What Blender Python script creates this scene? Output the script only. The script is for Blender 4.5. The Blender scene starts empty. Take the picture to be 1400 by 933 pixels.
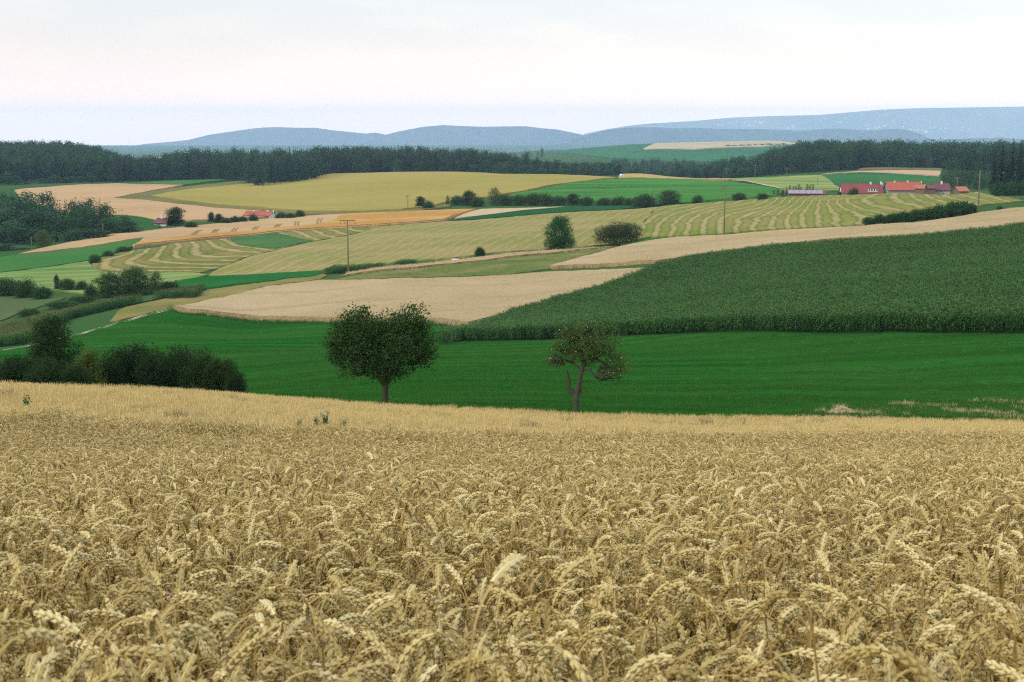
import bpy, math, random
import numpy as np
from mathutils import Vector
from mathutils.geometry import delaunay_2d_cdt

scene = bpy.context.scene
col = scene.collection
F = 1944.0                      # focal length in pixels of a 1400 x 933 frame (50 mm lens)
HZ = 165.0                      # row of the true horizon
TH = math.atan((466.5 - HZ) / F)
EZ = 1.3                        # eye height above the ground under the camera

# ------------------------------------------------------------------ photo geometry
def ray(x, y):
    a = (x - 700.0) / F; b = (y - 466.5) / F
    c = math.cos(TH) - b * math.sin(TH)
    return a / c, (math.sin(TH) + b * math.cos(TH)) / c       # (X/Y, drop/Y)

# ground seen at pixel (x, y) at depth d, optional crop height h standing on it
CTRL = []
def C(x, y, d, h=0.0):
    u, t = ray(x, y); CTRL.append((u, d, t + h / d))
def CZ(x, d, z):                # height relative to the eye
    CTRL.append((ray(x, 300)[0], d, -z / d))
for x in (-150, 100, 400, 700, 1000, 1300, 1550):
    for d in (12, 18): CZ(x, d, -(1.27 + .22 * d))
for x, y in ((-120,556),(0,564),(200,573),(350,581),(527,588),(700,592),(875,594),(1050,595),(1225,594),(1400,592),(1520,590)):
    C(x, y, 28, .85)
for x, y in ((-120,518),(0,525),(175,532),(340,541),(527,554),(700,562),(787,567),(900,570),(1000,572)):
    C(x, y, 70, .12)
PROF = {
 -150: [(552,90),(545,120),(505,170),(475,230),(440,285),(410,325),(380,380),(354,430),(339,480)],
 0: [(548,90),(540,120),(500,170),(470,230),(440,280),(408,320),(380,375),(352,430),(338,480)],
 175: [(546,90),(536,118),(500,158),(466,215),(437,250),(425,270),(405,310),(375,370),(337,450),(320,510),(285,720),(252.5,1050)],
 340: [(545,90),(530,115),(500,150),(470,200),(440,260),(391,300),(375,345),(340,430),(322,500),(305,580),(289,700),(268,860),(247,1100)],
 527: [(548,82),(520,105),(480,160),(441,245),(380,300),(367,325),(365,335),(340,405),(310,520),(290,640),(260,860),(238,1150)],
 700: [(550,80),(520,102),(490,135),(467,172),(375,300),(347,335),(325,410),(300,540),(284,620),(262,800),(240,1080)],
 875: [(550,82),(520,104),(490,130),(461,158),(366,285),(338,340),(312,430),(287,560),(279,620),(246,950),(240,1080)],
 1050: [(545,84),(520,104),(490,124),(456,143),(317,345),(295,430),(272,530),(255,800),(242,1050)],
 1225: [(560,78),(545,86),(520,104),(490,118),(457,133),(306,325),(290,390),(266,540),(250,880),(232,1090)],
 1400: [(552,84),(530,94),(500,108),(458,127),(287,330),(283,400),(270,520),(262,640),(250,800),(236,1080)],
 1540: [(550,84),(500,108),(458,124),(285,335),(268,520),(250,800)],
}
for x, rows in PROF.items():
    for y, d in rows: C(x, y, d)
C(700,419,235,2.3); C(875,373,262,2.3); C(1050,346,265,2.3); C(1225,331,265,2.3); C(1400,315,262,2.3); C(1540,304,262,2.3)
for x in (1050, 1150, 1250): CZ(x, 650, -34.5)
for x in (-150, 0, 100): CZ(x, 620, -45.5); CZ(x, 850, -46); CZ(x, 1050, -46); CZ(x, 1700, -45); CZ(x, 2600, -80)
for x in (250, 400, 600): CZ(x, 1350, -45.5); CZ(x, 1700, -60); CZ(x, 2600, -110)
C(760,240,1060); CZ(760,1250,-52)
for x in (850, 930): CZ(x, 1250, -60); CZ(x, 1900, -70)
for x in (1080, 1230, 1400): CZ(x, 1300, -42); CZ(x, 1800, -62); 
for x, a, b, c in ((740,223,217,211.5), (800,221,212,204.5), (880,219.5,207,197), (960,219,205,194.5), (1060,219,205,194)): C(x,a,2400); C(x,b,3000); C(x,c,3700)
for x in (740, 800, 880, 960, 1060): CZ(x, 4600, -95)
for x in (1200, 1400): CZ(x, 2600, -84)
for x in range(-150, 1600, 240):
    for z_d in (10000, 15000, 26000, 50000): CZ(x, z_d, -200)
    CZ(x, 5500, -140)

SU = 4.0
def _phi(r2): return 0.5 * r2 * np.log(np.maximum(r2, 1e-12))
class TPS:
    def __init__(s, P, v, lam=1e-4):
        s.P = np.asarray(P, float); n = len(s.P)
        K = _phi(((s.P[:,None] - s.P[None]) ** 2).sum(-1)) + np.eye(n) * lam
        Q = np.c_[np.ones(n), s.P]
        A = np.block([[K, Q], [Q.T, np.zeros((3, 3))]])
        s.w = np.linalg.solve(A, np.r_[np.asarray(v, float), 0, 0, 0])
    def __call__(s, a, b):
        a = np.asarray(a, float); sh = a.shape
        X = np.c_[a.ravel(), np.asarray(b, float).ravel()]
        out = np.empty(len(X))
        for i in range(0, len(X), 20000):
            x = X[i:i+20000]
            out[i:i+20000] = _phi(((x[:,None] - s.P[None]) ** 2).sum(-1)) @ s.w[:-3] + s.w[-3] + x @ s.w[-2:]
        return out.reshape(sh)
_c = np.array(CTRL)
# the drop is fitted relative to a mean profile so that near and far scales mix well
TT = TPS(np.c_[_c[:,0] * SU, np.log(_c[:,1])], _c[:,2], 2e-4)
def H(X, Y):
    """ground height (world Z) at X, Y - arrays or numbers"""
    X = np.asarray(X, float); Y = np.asarray(Y, float)
    plane = np.where(Y > 0, -(1.27 + .22 * Y), -(1.27 + .05 * Y))
    Ys = np.maximum(Y, 10.0)
    u = np.clip(X / Ys, -.46, .46)
    tp = -TT(u * SU, np.log(Ys)) * Ys
    w = np.clip((Y - 14) / 14, 0, 1); w = w * w * (3 - 2 * w)
    z = plane * (1 - w) + tp * w
    z = z + np.clip((Y - 60) / 60, 0, 1) * .12 * (np.sin(X * .13 + 1.3) * np.sin(Y * .11) + .7 * np.sin(X * .049 + Y * .06))
    return z + EZ
def h1(X, Y): return float(H(np.array([X]), np.array([Y]))[0])
def at(x, y, d0, d1, h=0.0):
    """first ground point (raised by h) seen at pixel x, y between depths d0 and d1"""
    u, t = ray(x, y)
    Y = np.exp(np.linspace(math.log(d0), math.log(d1), 420))
    g = -(H(u * Y, Y) + h - EZ) / Y - t
    k = np.where(g <= 0)[0]
    if len(k) == 0: i = int(np.argmin(g)); Yc = Y[i]
    elif k[0] == 0: Yc = Y[0]
    else:
        i = k[0]; f = g[i-1] / (g[i-1] - g[i]); Yc = Y[i-1] + f * (Y[i] - Y[i-1])
    return u * Yc, float(Yc)

# ------------------------------------------------------------------ mesh helpers
def mesh_from(name, V, faces4=None, faces=None, mats=(), midx=None, smooth=False, attrs=None):
    me = bpy.data.meshes.new(name)
    V = np.asarray(V, np.float32)
    if faces4 is not None:
        Fq = np.asarray(faces4, np.int32)
        k = Fq.shape[1]
        me.vertices.add(len(V)); me.vertices.foreach_set("co", V.ravel())
        me.loops.add(Fq.size); me.loops.foreach_set("vertex_index", Fq.ravel())
        me.polygons.add(len(Fq)); me.polygons.foreach_set("loop_start", np.arange(0, Fq.size, k, dtype=np.int32))
        me.update(calc_edges=True)
    else:
        me.from_pydata(V.tolist(), [], [list(map(int, f)) for f in faces]); me.update()
    for m in mats: me.materials.append(m)
    n = len(me.polygons)
    if midx is not None: me.polygons.foreach_set("material_index", np.asarray(midx, np.int32))
    me.polygons.foreach_set("use_smooth", np.full(n, bool(smooth)))
    if attrs:
        for k, v in attrs.items():
            v = np.asarray(v, np.float32)
            dom = 'POINT' if len(v) == len(V) else 'FACE'
            a = me.attributes.new(k, 'FLOAT', dom); a.data.foreach_set("value", v)
    me.validate()
    return me
def link(name, me, parent=None, label=None, cat=None, group=None, kind=None, loc=None):
    o = bpy.data.objects.new(name, me); col.objects.link(o)
    if parent is not None: o.parent = parent
    if loc is not None: o.location = loc
    tag(o, label, cat, group, kind)
    return o
def tag(o, label=None, cat=None, group=None, kind=None):
    for k, v in (("label", label), ("category", cat), ("group", group), ("kind", kind)):
        if v: o[k] = v
    return o
class MB:
    """collects quads with a material index and a random tint per face"""
    def __init__(s): s.V = []; s.F = []; s.M = []; s.T = []; s.n = 0
    def add(s, V, Fq, m=0, tint=.5):
        V = np.asarray(V, float); Fq = np.asarray(Fq, int)
        if Fq.shape[1] == 3: Fq = np.c_[Fq, Fq[:,2]]
        s.V.append(V); s.F.append(Fq + s.n); s.n += len(V)
        s.M.append(np.full(len(Fq), m)); s.T.append(np.broadcast_to(np.asarray(tint, float), (len(Fq),)).copy())
    def tube(s, P, R, k=6, m=0, tint=.5, cap=True):
        P = np.asarray(P, float); R = np.broadcast_to(np.asarray(R, float), (len(P),))
        T = np.gradient(P, axis=0); T /= np.linalg.norm(T, axis=1)[:,None] + 1e-9
        ref = np.array([0, 0, 1.]) if abs(T[0,2]) < .9 else np.array([1., 0, 0])
        N = np.cross(T, ref); N /= np.linalg.norm(N, axis=1)[:,None] + 1e-9
        for i in range(1, len(P)):
            n = N[i-1] - T[i] * (N[i-1] @ T[i]); N[i] = n / (np.linalg.norm(n) + 1e-9)
        B = np.cross(T, N); a = np.linspace(0, 2 * math.pi, k, endpoint=False)
        V = (P[:,None] + R[:,None,None] * (np.cos(a)[None,:,None] * N[:,None] + np.sin(a)[None,:,None] * B[:,None])).reshape(-1, 3)
        q = []
        for i in range(len(P) - 1):
            for j in range(k):
                q.append((i*k+j, i*k+(j+1) % k, (i+1)*k+(j+1) % k, (i+1)*k+j))
        V = list(V)
        if cap:
            V.append(P[-1]); e = len(V) - 1; b = (len(P) - 1) * k
            for j in range(0, k): q.append((b+j, b+(j+1) % k, e, e))
        s.add(np.array(V), np.array(q), m, tint)
    def box(s, x0, x1, y0, y1, z0, z1, m=0, tint=.5):
        V = [(x, y, z) for z in (z0, z1) for y in (y0, y1) for x in (x0, x1)]
        s.add(V, [(0,2,3,1),(4,5,7,6),(0,1,5,4),(2,6,7,3),(0,4,6,2),(1,3,7,5)], m, tint)
    def poly(s, pts, m=0, tint=.5):
        n = len(pts)
        if n == 4: s.add(pts, [(0,1,2,3)], m, tint)
        elif n == 3: s.add(pts, [(0,1,2,2)], m, tint)
    def ribbon(s, P, W, side, m=0, tint=.5):
        """flat strip along P with half widths W, spread along side"""
        P = np.asarray(P, float); W = np.asarray(W, float)[:,None]
        V = np.empty((2 * len(P), 3)); V[0::2] = P - side * W; V[1::2] = P + side * W
        q = [(2*i, 2*i+1, 2*i+3, 2*i+2) for i in range(len(P) - 1)]
        s.add(V, q, m, tint)
    def leaves(s, Cn, size, rng, m=0, up=.35, tint=None, outward=None):
        """many leaf blades at centres Cn"""
        n = len(Cn); size = np.broadcast_to(np.asarray(size, float), (n,))
        d = rng.normal(size=(n, 3)); d /= np.linalg.norm(d, axis=1)[:,None]
        nn = rng.normal(size=(n, 3)); nn[:,2] = np.abs(nn[:,2]) + up
        if outward is not None: nn += outward * .9
        nn -= d * (nn * d).sum(1)[:,None]; nn /= np.linalg.norm(nn, axis=1)[:,None] + 1e-9
        sd = np.cross(d, nn); L = size[:,None]
        V = np.stack([Cn - d * L * .5, Cn + sd * L * .3 + nn * L * .04, Cn + d * L * .5, Cn - sd * L * .3 + nn * L * .04], 1).reshape(-1, 3)
        s.add(V, np.arange(4 * n).reshape(n, 4), m, rng.random(n) if tint is None else tint)
    def mesh(s, name, mats, smooth=False):
        Fq = np.concatenate(s.F); V = np.concatenate(s.V); M = np.concatenate(s.M); T = np.concatenate(s.T)
        tri = Fq[:,2] == Fq[:,3]
        if not tri.any(): return mesh_from(name, V, faces4=Fq, mats=mats, midx=M, smooth=smooth, attrs={'tint': T})
        me = bpy.data.meshes.new(name)
        ln = np.where(tri, 3, 4); st = np.r_[0, np.cumsum(ln)[:-1]]
        keep = np.ones(Fq.shape, bool); keep[tri, 3] = False
        li = Fq[keep]
        me.vertices.add(len(V)); me.vertices.foreach_set("co", V.astype(np.float32).ravel())
        me.loops.add(len(li)); me.loops.foreach_set("vertex_index", li.astype(np.int32))
        me.polygons.add(len(Fq)); me.polygons.foreach_set("loop_start", st.astype(np.int32))
        me.update(calc_edges=True)
        for mt in mats: me.materials.append(mt)
        me.polygons.foreach_set("material_index", M.astype(np.int32))
        me.polygons.foreach_set("use_smooth", np.full(len(Fq), bool(smooth)))
        a = me.attributes.new('tint', 'FLOAT', 'FACE'); a.data.foreach_set("value", T.astype(np.float32))
        me.validate()
        return me

DIM = .70; LEAFK = 1.0
# ------------------------------------------------------------------ materials
def s2l(c):
    return tuple(((v / 255) / 12.92 if v / 255 <= .04045 else ((v / 255 + .055) / 1.055) ** 2.4) for v in c)
class NT:
    def __init__(s, name):
        s.m = bpy.data.materials.new(name); s.m.use_nodes = True; s.t = s.m.node_tree
        s.b = s.t.nodes["Principled BSDF"]; s.out = s.t.nodes["Material Output"]
    def n(s, typ, **kw):
        nd = s.t.nodes.new(typ)
        for k, v in kw.items():
            if k.startswith('i_'): nd.inputs[k[2:].replace('_', ' ')].default_value = v
            else: setattr(nd, k, v)
        return nd
    def l(s, a, b): s.t.links.new(a, b)
    def coord(s, scale=(1, 1, 1), rot=0):
        g = s.n('ShaderNodeTexCoord'); mp = s.n('ShaderNodeMapping')
        mp.inputs['Scale'].default_value = scale; mp.inputs['Rotation'].default_value = (0, 0, rot)
        s.l(g.outputs['Object'], mp.inputs['Vector']); return mp.outputs['Vector']
    def noise(s, vec, scale, detail=4, rough=.6, dist=0):
        nd = s.n('ShaderNodeTexNoise'); nd.inputs['Scale'].default_value = scale
        nd.inputs['Detail'].default_value = detail; nd.inputs['Roughness'].default_value = rough; nd.inputs['Distortion'].default_value = dist
        if vec is not None: s.l(vec, nd.inputs['Vector'])
        return nd.outputs['Fac']
    def ramp(s, fac, stops, interp='LINEAR'):
        r = s.n('ShaderNodeValToRGB'); e = r.color_ramp; e.interpolation = interp
        while len(e.elements) < len(stops): e.elements.new(.5)
        for el, (p, c) in zip(e.elements, stops):
            el.position = p; el.color = (*c, 1) if len(c) == 3 else c
        s.l(fac, r.inputs['Fac']); return r.outputs['Color']
    def mix(s, fac, a, b, mode='MIX'):
        x = s.n('ShaderNodeMix', data_type='RGBA', blend_type=mode)
        for sock, v in ((x.inputs[0], fac), (x.inputs[6], a), (x.inputs[7], b)):
            if isinstance(v, (int, float)): sock.default_value = v
            elif isinstance(v, tuple): sock.default_value = (*v, 1)
            else: s.l(v, sock)
        return x.outputs[2]
    def math(s, op, a, b=0.0, c=0.0):
        x = s.n('ShaderNodeMath', operation=op)
        for i, v in enumerate((a, b, c)):
            if isinstance(v, (int, float)): x.inputs[i].default_value = v
            else: s.l(v, x.inputs[i])
        return x.outputs[0]
    def attr(s, name): return s.n('ShaderNodeAttribute', attribute_name=name).outputs['Fac']
    def bump(s, hgt, strength, dist):
        b = s.n('ShaderNodeBump'); b.inputs['Strength'].default_value = strength; b.inputs['Distance'].default_value = dist
        s.l(hgt, b.inputs['Height']); s.l(b.outputs['Normal'], s.b.inputs['Normal'])
    def fin(s, colr, rough=.85, spec=.2):
        if isinstance(colr, tuple): s.b.inputs['Base Color'].default_value = (*colr, 1)
        else: s.l(colr, s.b.inputs['Base Color'])
        s.b.inputs['Roughness'].default_value = rough; s.b.inputs['Specular IOR Level'].default_value = spec
        return s.m
def mul(c, k): return tuple(min(1, v * k) for v in c)

def field_mat(name, a, b, c=None, fine=3.0, big=.03, streak=None, rot=0.0, bump=.5, rows=None, tram=None, sides=None, contrast=.35, speck=None):
    """crop or grass: colour a..b by grain, c in large drifts; rows=(colour, width) along the swath coordinate"""
    a, b = mul(a, DIM * 1.16), mul(b, DIM * .74); c = mul(c, DIM) if c else c
    N = NT(name)
    v = N.coord()
    g = N.noise(v, fine, 6, .7)
    k = N.ramp(g, [(.5 - contrast * .5, (0, 0, 0)), (.5 + contrast * .5, (1, 1, 1))])
    colr = N.mix(k, a, b)
    if c is not None:
        d = N.noise(v, big, 4, .55, .6)
        colr = N.mix(N.ramp(d, [(.42, (0, 0, 0)), (.64, (1, 1, 1))]), colr, N.mix(k, mul(c, .85), mul(c, 1.1)))
    if streak is not None:
        sx, sy, sc, st = streak
        vs = N.coord((sx, sy, 0), rot)
        e = N.noise(vs, 1.0, 4, .6)
        colr = N.mix(N.math('MULTIPLY', N.ramp(e, [(.4, (0, 0, 0)), (.62, (1, 1, 1))]), st), colr, sc)
    if tram is not None:
        sp_, rt, tc = tram
        X_ = N.n('ShaderNodeSeparateXYZ'); N.l(N.coord((1, 1, 1), rt), X_.inputs[0])
        q = N.math('ADD', N.math('DIVIDE', X_.outputs['Y'], sp_), N.math('MULTIPLY', N.noise(v, .02, 2), .35))
        ln = N.math('ABSOLUTE', N.math('SUBTRACT', N.math('ABSOLUTE', N.math('SUBTRACT', N.math('FRACT', q), .5)), .05))
        br = N.ramp(N.noise(N.coord((.05, .6, 0), rt), 1.0, 3), [(.42, (0, 0, 0)), (.55, (1, 1, 1))])
        colr = N.mix(N.math('MULTIPLY', N.math('MULTIPLY', N.ramp(ln, [(.018, (1, 1, 1)), (.03, (0, 0, 0))]), br), .7), colr, tc)
    if rows is not None:
        rc, wd, gc, stg = rows; rc = mul(rc, DIM); gc = mul(gc, DIM)
        r = N.math('ADD', N.attr('swath'), N.math('MULTIPLY', N.math('SUBTRACT', N.noise(v, .06, 4, .65), .5), .9))
        f = N.math('ABSOLUTE', N.math('SUBTRACT', N.math('FRACT', r), .5))
        edge = N.math('ADD', f, N.math('MULTIPLY', N.math('SUBTRACT', N.noise(v, .45, 5, .75), .5), .4))
        w = N.ramp(edge, [(wd, (1, 1, 1)), (wd + .09, (0, 0, 0))])
        w2 = N.ramp(N.math('ABSOLUTE', N.math('SUBTRACT', edge, wd + .16)), [(.02, (1, 1, 1)), (.08, (0, 0, 0))])
        colr = N.mix(N.math('MULTIPLY', w2, .8 * stg), colr, N.mix(k, mul(gc, .8), mul(gc, 1.2)))
        colr = N.mix(N.math('MULTIPLY', N.math('MULTIPLY', w, stg), N.ramp(N.noise(v, .16, 4, .7), [(.34, (.25,.25,.25)), (.58, (1, 1, 1))])), colr, N.mix(k, mul(rc, .75), mul(rc, 1.15)))
    if speck is not None:
        colr = N.mix(N.ramp(N.noise(v, fine * .35, 5, .75), [(.6, (0, 0, 0)), (.68, (1, 1, 1))]), colr, speck)
    if sides is not None:
        gm = N.n('ShaderNodeAttribute', attribute_name='edge').outputs['Fac']
        colr = N.mix(gm, colr, N.mix(k, mul(sides, .8), mul(sides, 1.2)))
    N.bump(N.noise(v, fine * .8, 6, .75), bump, .5)
    return N.fin(colr, 1.0, 0.0)
def plain_mat(name, c, rough=.7, spec=.3, var=.15, scale=2.0, streak=None):
    N = NT(name); v = N.coord(streak or (1, 1, 1))
    g = N.noise(v, scale, 5, .65)
    return N.fin(N.mix(g, mul(c, 1 - var), mul(c, 1 + var)), rough, spec)
def leaf_mat(name, a, b, trans=.25, cl=.6, rough=.55, each=.25):
    a, b = mul(a, LEAFK), mul(b, LEAFK)
    N = NT(name)
    t = N.attr('tint')
    oi = N.n('ShaderNodeObjectInfo').outputs['Random']
    g = N.noise(N.coord(), cl, 2, .5)
    f = N.math('ADD', N.math('MULTIPLY', t, .5), N.math('ADD', N.math('MULTIPLY', g, .5), N.math('MULTIPLY', oi, each)))
    colr = N.ramp(f, [(.2, a), (.7 + each, b)])
    N.fin(colr, max(rough, .6), .04)
    if trans:
        tr = N.n('ShaderNodeBsdfTranslucent'); N.l(N.mix(.5, colr, (.09, .15, .022)), tr.inputs['Color'])
        mx = N.n('ShaderNodeMixShader'); mx.inputs[0].default_value = trans
        N.l(N.b.outputs[0], mx.inputs[1]); N.l(tr.outputs[0], mx.inputs[2]); N.l(mx.outputs[0], N.out.inputs['Surface'])
    return N.m

# ------------------------------------------------------------------ draped sheets
FIELDS = {}
def smooth_poly(P, n=2):
    return P
def drape(name, pts, d0, d1, h, mat, label=None, swath=None, kind='structure', grid=None, skirt=True, rough=0.0, rotu=None):
    """a field cut to its real outline and laid over the ground, h metres of crop thick.
    pts: pixel outline, third value = height at which that vertex was sighted"""
    XY = [at(p[0], p[1], d0, d1, (p[2] if len(p) > 2 else 0.0)) for p in pts]
    FIELDS[name] = np.array(XY)
    return drape_xy(name, XY, h, mat, swath, kind, skirt, rough, label)
def drape_xy(name, XY, h, mat, swath=None, kind='structure', skirt=True, rough=0.0, label=None):
    P = np.array(XY)
    W = np.c_[P[:,0] / P[:,1] * SU, np.log(P[:,1])]              # even spacing as the eye sees it
    st = .035
    B = []
    for i in range(len(W)):
        a, b = W[i], W[(i+1) % len(W)]
        k = max(1, int(math.ceil(np.linalg.norm(b - a) / (st * .6))))
        nrm = np.array([-(b - a)[1], (b - a)[0]]); nrm = nrm / (np.linalg.norm(nrm) + 1e-9)
        for j in range(k):
            q = a + (b - a) * j / k
            wob = math.sin(q[0] * 61 + q[1] * 37) + .8 * math.sin(q[0] * 143 - q[1] * 95 + 1.7) + .5 * math.sin(q[0] * 310 + q[1] * 270)
            B.append(q + nrm * wob * (.0011 if j else 0))
    B = np.array(B); nb = len(B)
    lo, hi = B.min(0), B.max(0)
    gx = np.arange(lo[0], hi[0], st); gy = np.arange(lo[1], hi[1], st * .55)
    G = np.array([(x, y) for y in gy for x in gx])
    inside = np.zeros(len(G), bool)
    x, y = G[:,0], G[:,1]; j = nb - 1
    for i in range(nb):
        yi, yj, xi, xj = B[i,1], B[j,1], B[i,0], B[j,0]
        c = ((yi > y) != (yj > y))
        with np.errstate(divide='ignore', invalid='ignore'):
            inside ^= c & (x < (xj - xi) * (y - yi) / (yj - yi) + xi)
        j = i
    G = G[inside]
    if len(G):
        dm = np.sqrt(((G[:,None] - B[None]) ** 2).sum(-1)).min(1); G = G[dm > st * .3]
    allp = [Vector(p) for p in B] + [Vector(p) for p in G]
    ed = [(i, (i+1) % nb) for i in range(nb)]
    vo, _, fo, ov, _, _ = delaunay_2d_cdt(allp, ed, [list(range(nb))], 1, 1e-7)
    V2 = np.array([(v.x, v.y) for v in vo])
    Y = np.exp(V2[:,1]); X = V2[:,0] / SU * Y
    base = .03 + np.clip(Y - 60, 0, None) * .00045
    rngz = np.sin(X * .9) * np.sin(Y * .7) * rough
    Z = H(X, Y) + h + base + rngz
    V = [tuple(p) for p in np.c_[X, Y, Z]]
    faces = [tuple(f) if True else f for f in fo]
    edge = [0.0] * len(faces)
    if skirt:
        cnt = {}
        for f in fo:
            for a, b in zip(f, f[1:] + f[:1]): cnt[(a, b)] = cnt.get((a, b), 0) + 1
        low = {}
        for (a, b) in list(cnt):
            if (b, a) not in cnt:
                for q in (a, b):
                    if q not in low:
                        low[q] = len(V); x_, y_, z_ = V[q]; V.append((x_, y_, z_ - h - base[q] - .3))
                faces.append((b, a, low[a], low[b])); edge.append(1.0)
    me = bpy.data.meshes.new(name); me.from_pydata(V, [], faces); me.update()
    # every sheet faces up
    nz = np.empty(len(me.polygons) * 3); me.polygons.foreach_get('normal', nz)
    if nz[2::3][:len(fo)].sum() < 0: me.flip_normals()
    me.materials.append(mat)
    a = me.attributes.new('edge', 'FLOAT', 'FACE'); a.data.foreach_set('value', np.array(edge, np.float32))
    if swath is not None:
        sw = TPS([(ray(p[0], p[1])[0] * SU * 8, ray(p[0], p[1])[1] * SU * 40) for p in swath], [p[2] for p in swath], 1e-3)
        Va = np.array(V); u = Va[:,0] / Va[:,1]; t = -(Va[:,2] - EZ) / Va[:,1]
        a = me.attributes.new('swath', 'FLOAT', 'POINT'); a.data.foreach_set('value', sw(u * SU * 8, t * SU * 40).astype(np.float32))
    return link(name, me, kind=kind, label=label)
def inside_xy(P, X, Y):
    P = np.asarray(P); r = np.zeros(len(X), bool); j = len(P) - 1
    for i in range(len(P)):
        yi, yj, xi, xj = P[i,1], P[j,1], P[i,0], P[j,0]
        if yi != yj: r ^= ((yi > Y) != (yj > Y)) & (X < (xj - xi) * (Y - yi) / (yj - yi) + xi)
        j = i
    return r

# ------------------------------------------------------------------ scatter of uncountable stuff
def scatter(name, pts, protos, rz, sc, label, tilt=None, szz=None):
    n = len(pts)
    me = mesh_from(name, pts, faces=[]) if False else bpy.data.meshes.new(name)
    me.vertices.add(n); me.vertices.foreach_set('co', np.asarray(pts, np.float32).ravel())
    rng = np.random.default_rng(n)
    def fa(k, v):
        a = me.attributes.new(k, 'FLOAT_VECTOR', 'POINT'); a.data.foreach_set('vector', np.asarray(v, np.float32).ravel())
    tl = np.zeros((n, 2)) if tilt is None else tilt
    fa('rot', np.c_[tl, rz]); s = np.broadcast_to(sc, (n,))
    fa('scl', np.c_[s, s, s if szz is None else szz])
    a = me.attributes.new('pick', 'INT', 'POINT'); a.data.foreach_set('value', rng.integers(0, len(protos), n).astype(np.int32))
    me.update()
    o = link(name, me, kind='stuff', label=label)
    pc = bpy.data.collections.new(name + '_kinds')
    for p in protos: pc.objects.link(p)
    ng = bpy.data.node_groups.new(name + '_scatter', 'GeometryNodeTree')
    ng.interface.new_socket('Geometry', in_out='INPUT', socket_type='NodeSocketGeometry')
    ng.interface.new_socket('Geometry', in_out='OUTPUT', socket_type='NodeSocketGeometry')
    nn = ng.nodes.new; L = ng.links.new
    gi, go, iop, ci = nn('NodeGroupInput'), nn('NodeGroupOutput'), nn('GeometryNodeInstanceOnPoints'), nn('GeometryNodeCollectionInfo')
    ci.inputs['Collection'].default_value = pc; ci.inputs['Separate Children'].default_value = True; ci.inputs['Reset Children'].default_value = True
    iop.inputs['Pick Instance'].default_value = True
    def na(k, t):
        x = nn('GeometryNodeInputNamedAttribute'); x.data_type = t; x.inputs['Name'].default_value = k
        return [q for q in x.outputs if q.enabled and q.name == 'Attribute'][0]
    m2p = nn('GeometryNodeMeshToPoints')
    L(gi.outputs[0], m2p.inputs['Mesh']); L(m2p.outputs[0], iop.inputs['Points']); L(ci.outputs[0], iop.inputs['Instance'])
    L(na('pick', 'INT'), iop.inputs['Instance Index'])
    e2r = nn('FunctionNodeEulerToRotation'); L(na('rot', 'FLOAT_VECTOR'), e2r.inputs[0]); L(e2r.outputs[0], iop.inputs['Rotation'])
    L(na('scl', 'FLOAT_VECTOR'), iop.inputs['Scale']); L(iop.outputs[0], go.inputs[0])
    md = o.modifiers.new('scatter', 'NODES'); md.node_group = ng
    return o
def proto(name, me): return bpy.data.objects.new(name, me)
HAZE = 0.000053; EXPO = 0.0; DENOISE = False; VEIL = 1.0
# ------------------------------------------------------------------ camera, light, sky, air
cam = bpy.data.cameras.new('camera'); cam.lens = 36 * F / 1400; cam.sensor_width = 36; cam.clip_end = 60000; cam.clip_start = .05
cam.dof.use_dof = True; cam.dof.focus_distance = 21; cam.dof.aperture_fstop = 16
co = bpy.data.objects.new('camera', cam); col.objects.link(co); scene.camera = co
co.location = (0, 0, EZ); co.rotation_euler = (math.pi / 2 - TH, 0, 0)
SUN_EL, SUN_AZ = math.radians(24), math.radians(232)            # low, behind the camera to the left
sd = Vector((math.sin(SUN_AZ) * math.cos(SUN_EL), math.cos(SUN_AZ) * math.cos(SUN_EL), math.sin(SUN_EL)))
sl = bpy.data.lights.new('sun', 'SUN'); sl.energy = 2.2; sl.angle = math.radians(14); sl.color = (1, .86, .66)
so = bpy.data.objects.new('sun', sl); col.objects.link(so); so.rotation_euler = (-sd).to_track_quat('-Z', 'Y').to_euler()
so.location = sd * 300
w = bpy.data.worlds.new('World'); scene.world = w; w.use_nodes = True; wt = w.node_tree
bg = wt.nodes['Background']; wo = wt.nodes['World Output']
sky = wt.nodes.new('ShaderNodeTexSky'); sky.sky_type = 'NISHITA'; sky.sun_disc = False
sky.sun_elevation = SUN_EL; sky.sun_rotation = SUN_AZ; sky.altitude = 650; sky.dust_density = 1.2
wt.links.new(sky.outputs[0], bg.inputs[0]); bg.inputs[1].default_value = .05
# thin bright veil of high cloud, paler and pinker low down, with a few faint puffs
tc = wt.nodes.new('ShaderNodeTexCoord'); sx = wt.nodes.new('ShaderNodeSeparateXYZ'); wt.links.new(tc.outputs['Generated'], sx.inputs[0])
rp = wt.nodes.new('ShaderNodeValToRGB'); wt.links.new(sx.outputs['Z'], rp.inputs[0])
rp.color_ramp.interpolation = 'B_SPLINE'; el = rp.color_ramp.elements
for p, c in ((0.0, (1.62,1.12,.93)), (.012, (1.28,.97,.85)), (.03, (.93,.765,.72)), (.055, (.76,.66,.635)), (.085, (.66,.655,.65)), (.22, (.72,.76,.81)), (.5, (1.46,1.48,1.56)), (1.0, (2.1,2.13,2.3))):
    e = el.new(p) if p not in (0.0, 1.0) else el[0 if p == 0 else -1]
    e.position = p; e.color = (c[0] / 3, c[1] / 3, c[2] / 3, 1)
mp = wt.nodes.new('ShaderNodeMapping'); mp.inputs['Scale'].default_value = (9, 9, 40); wt.links.new(tc.outputs['Generated'], mp.inputs[0])
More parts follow.
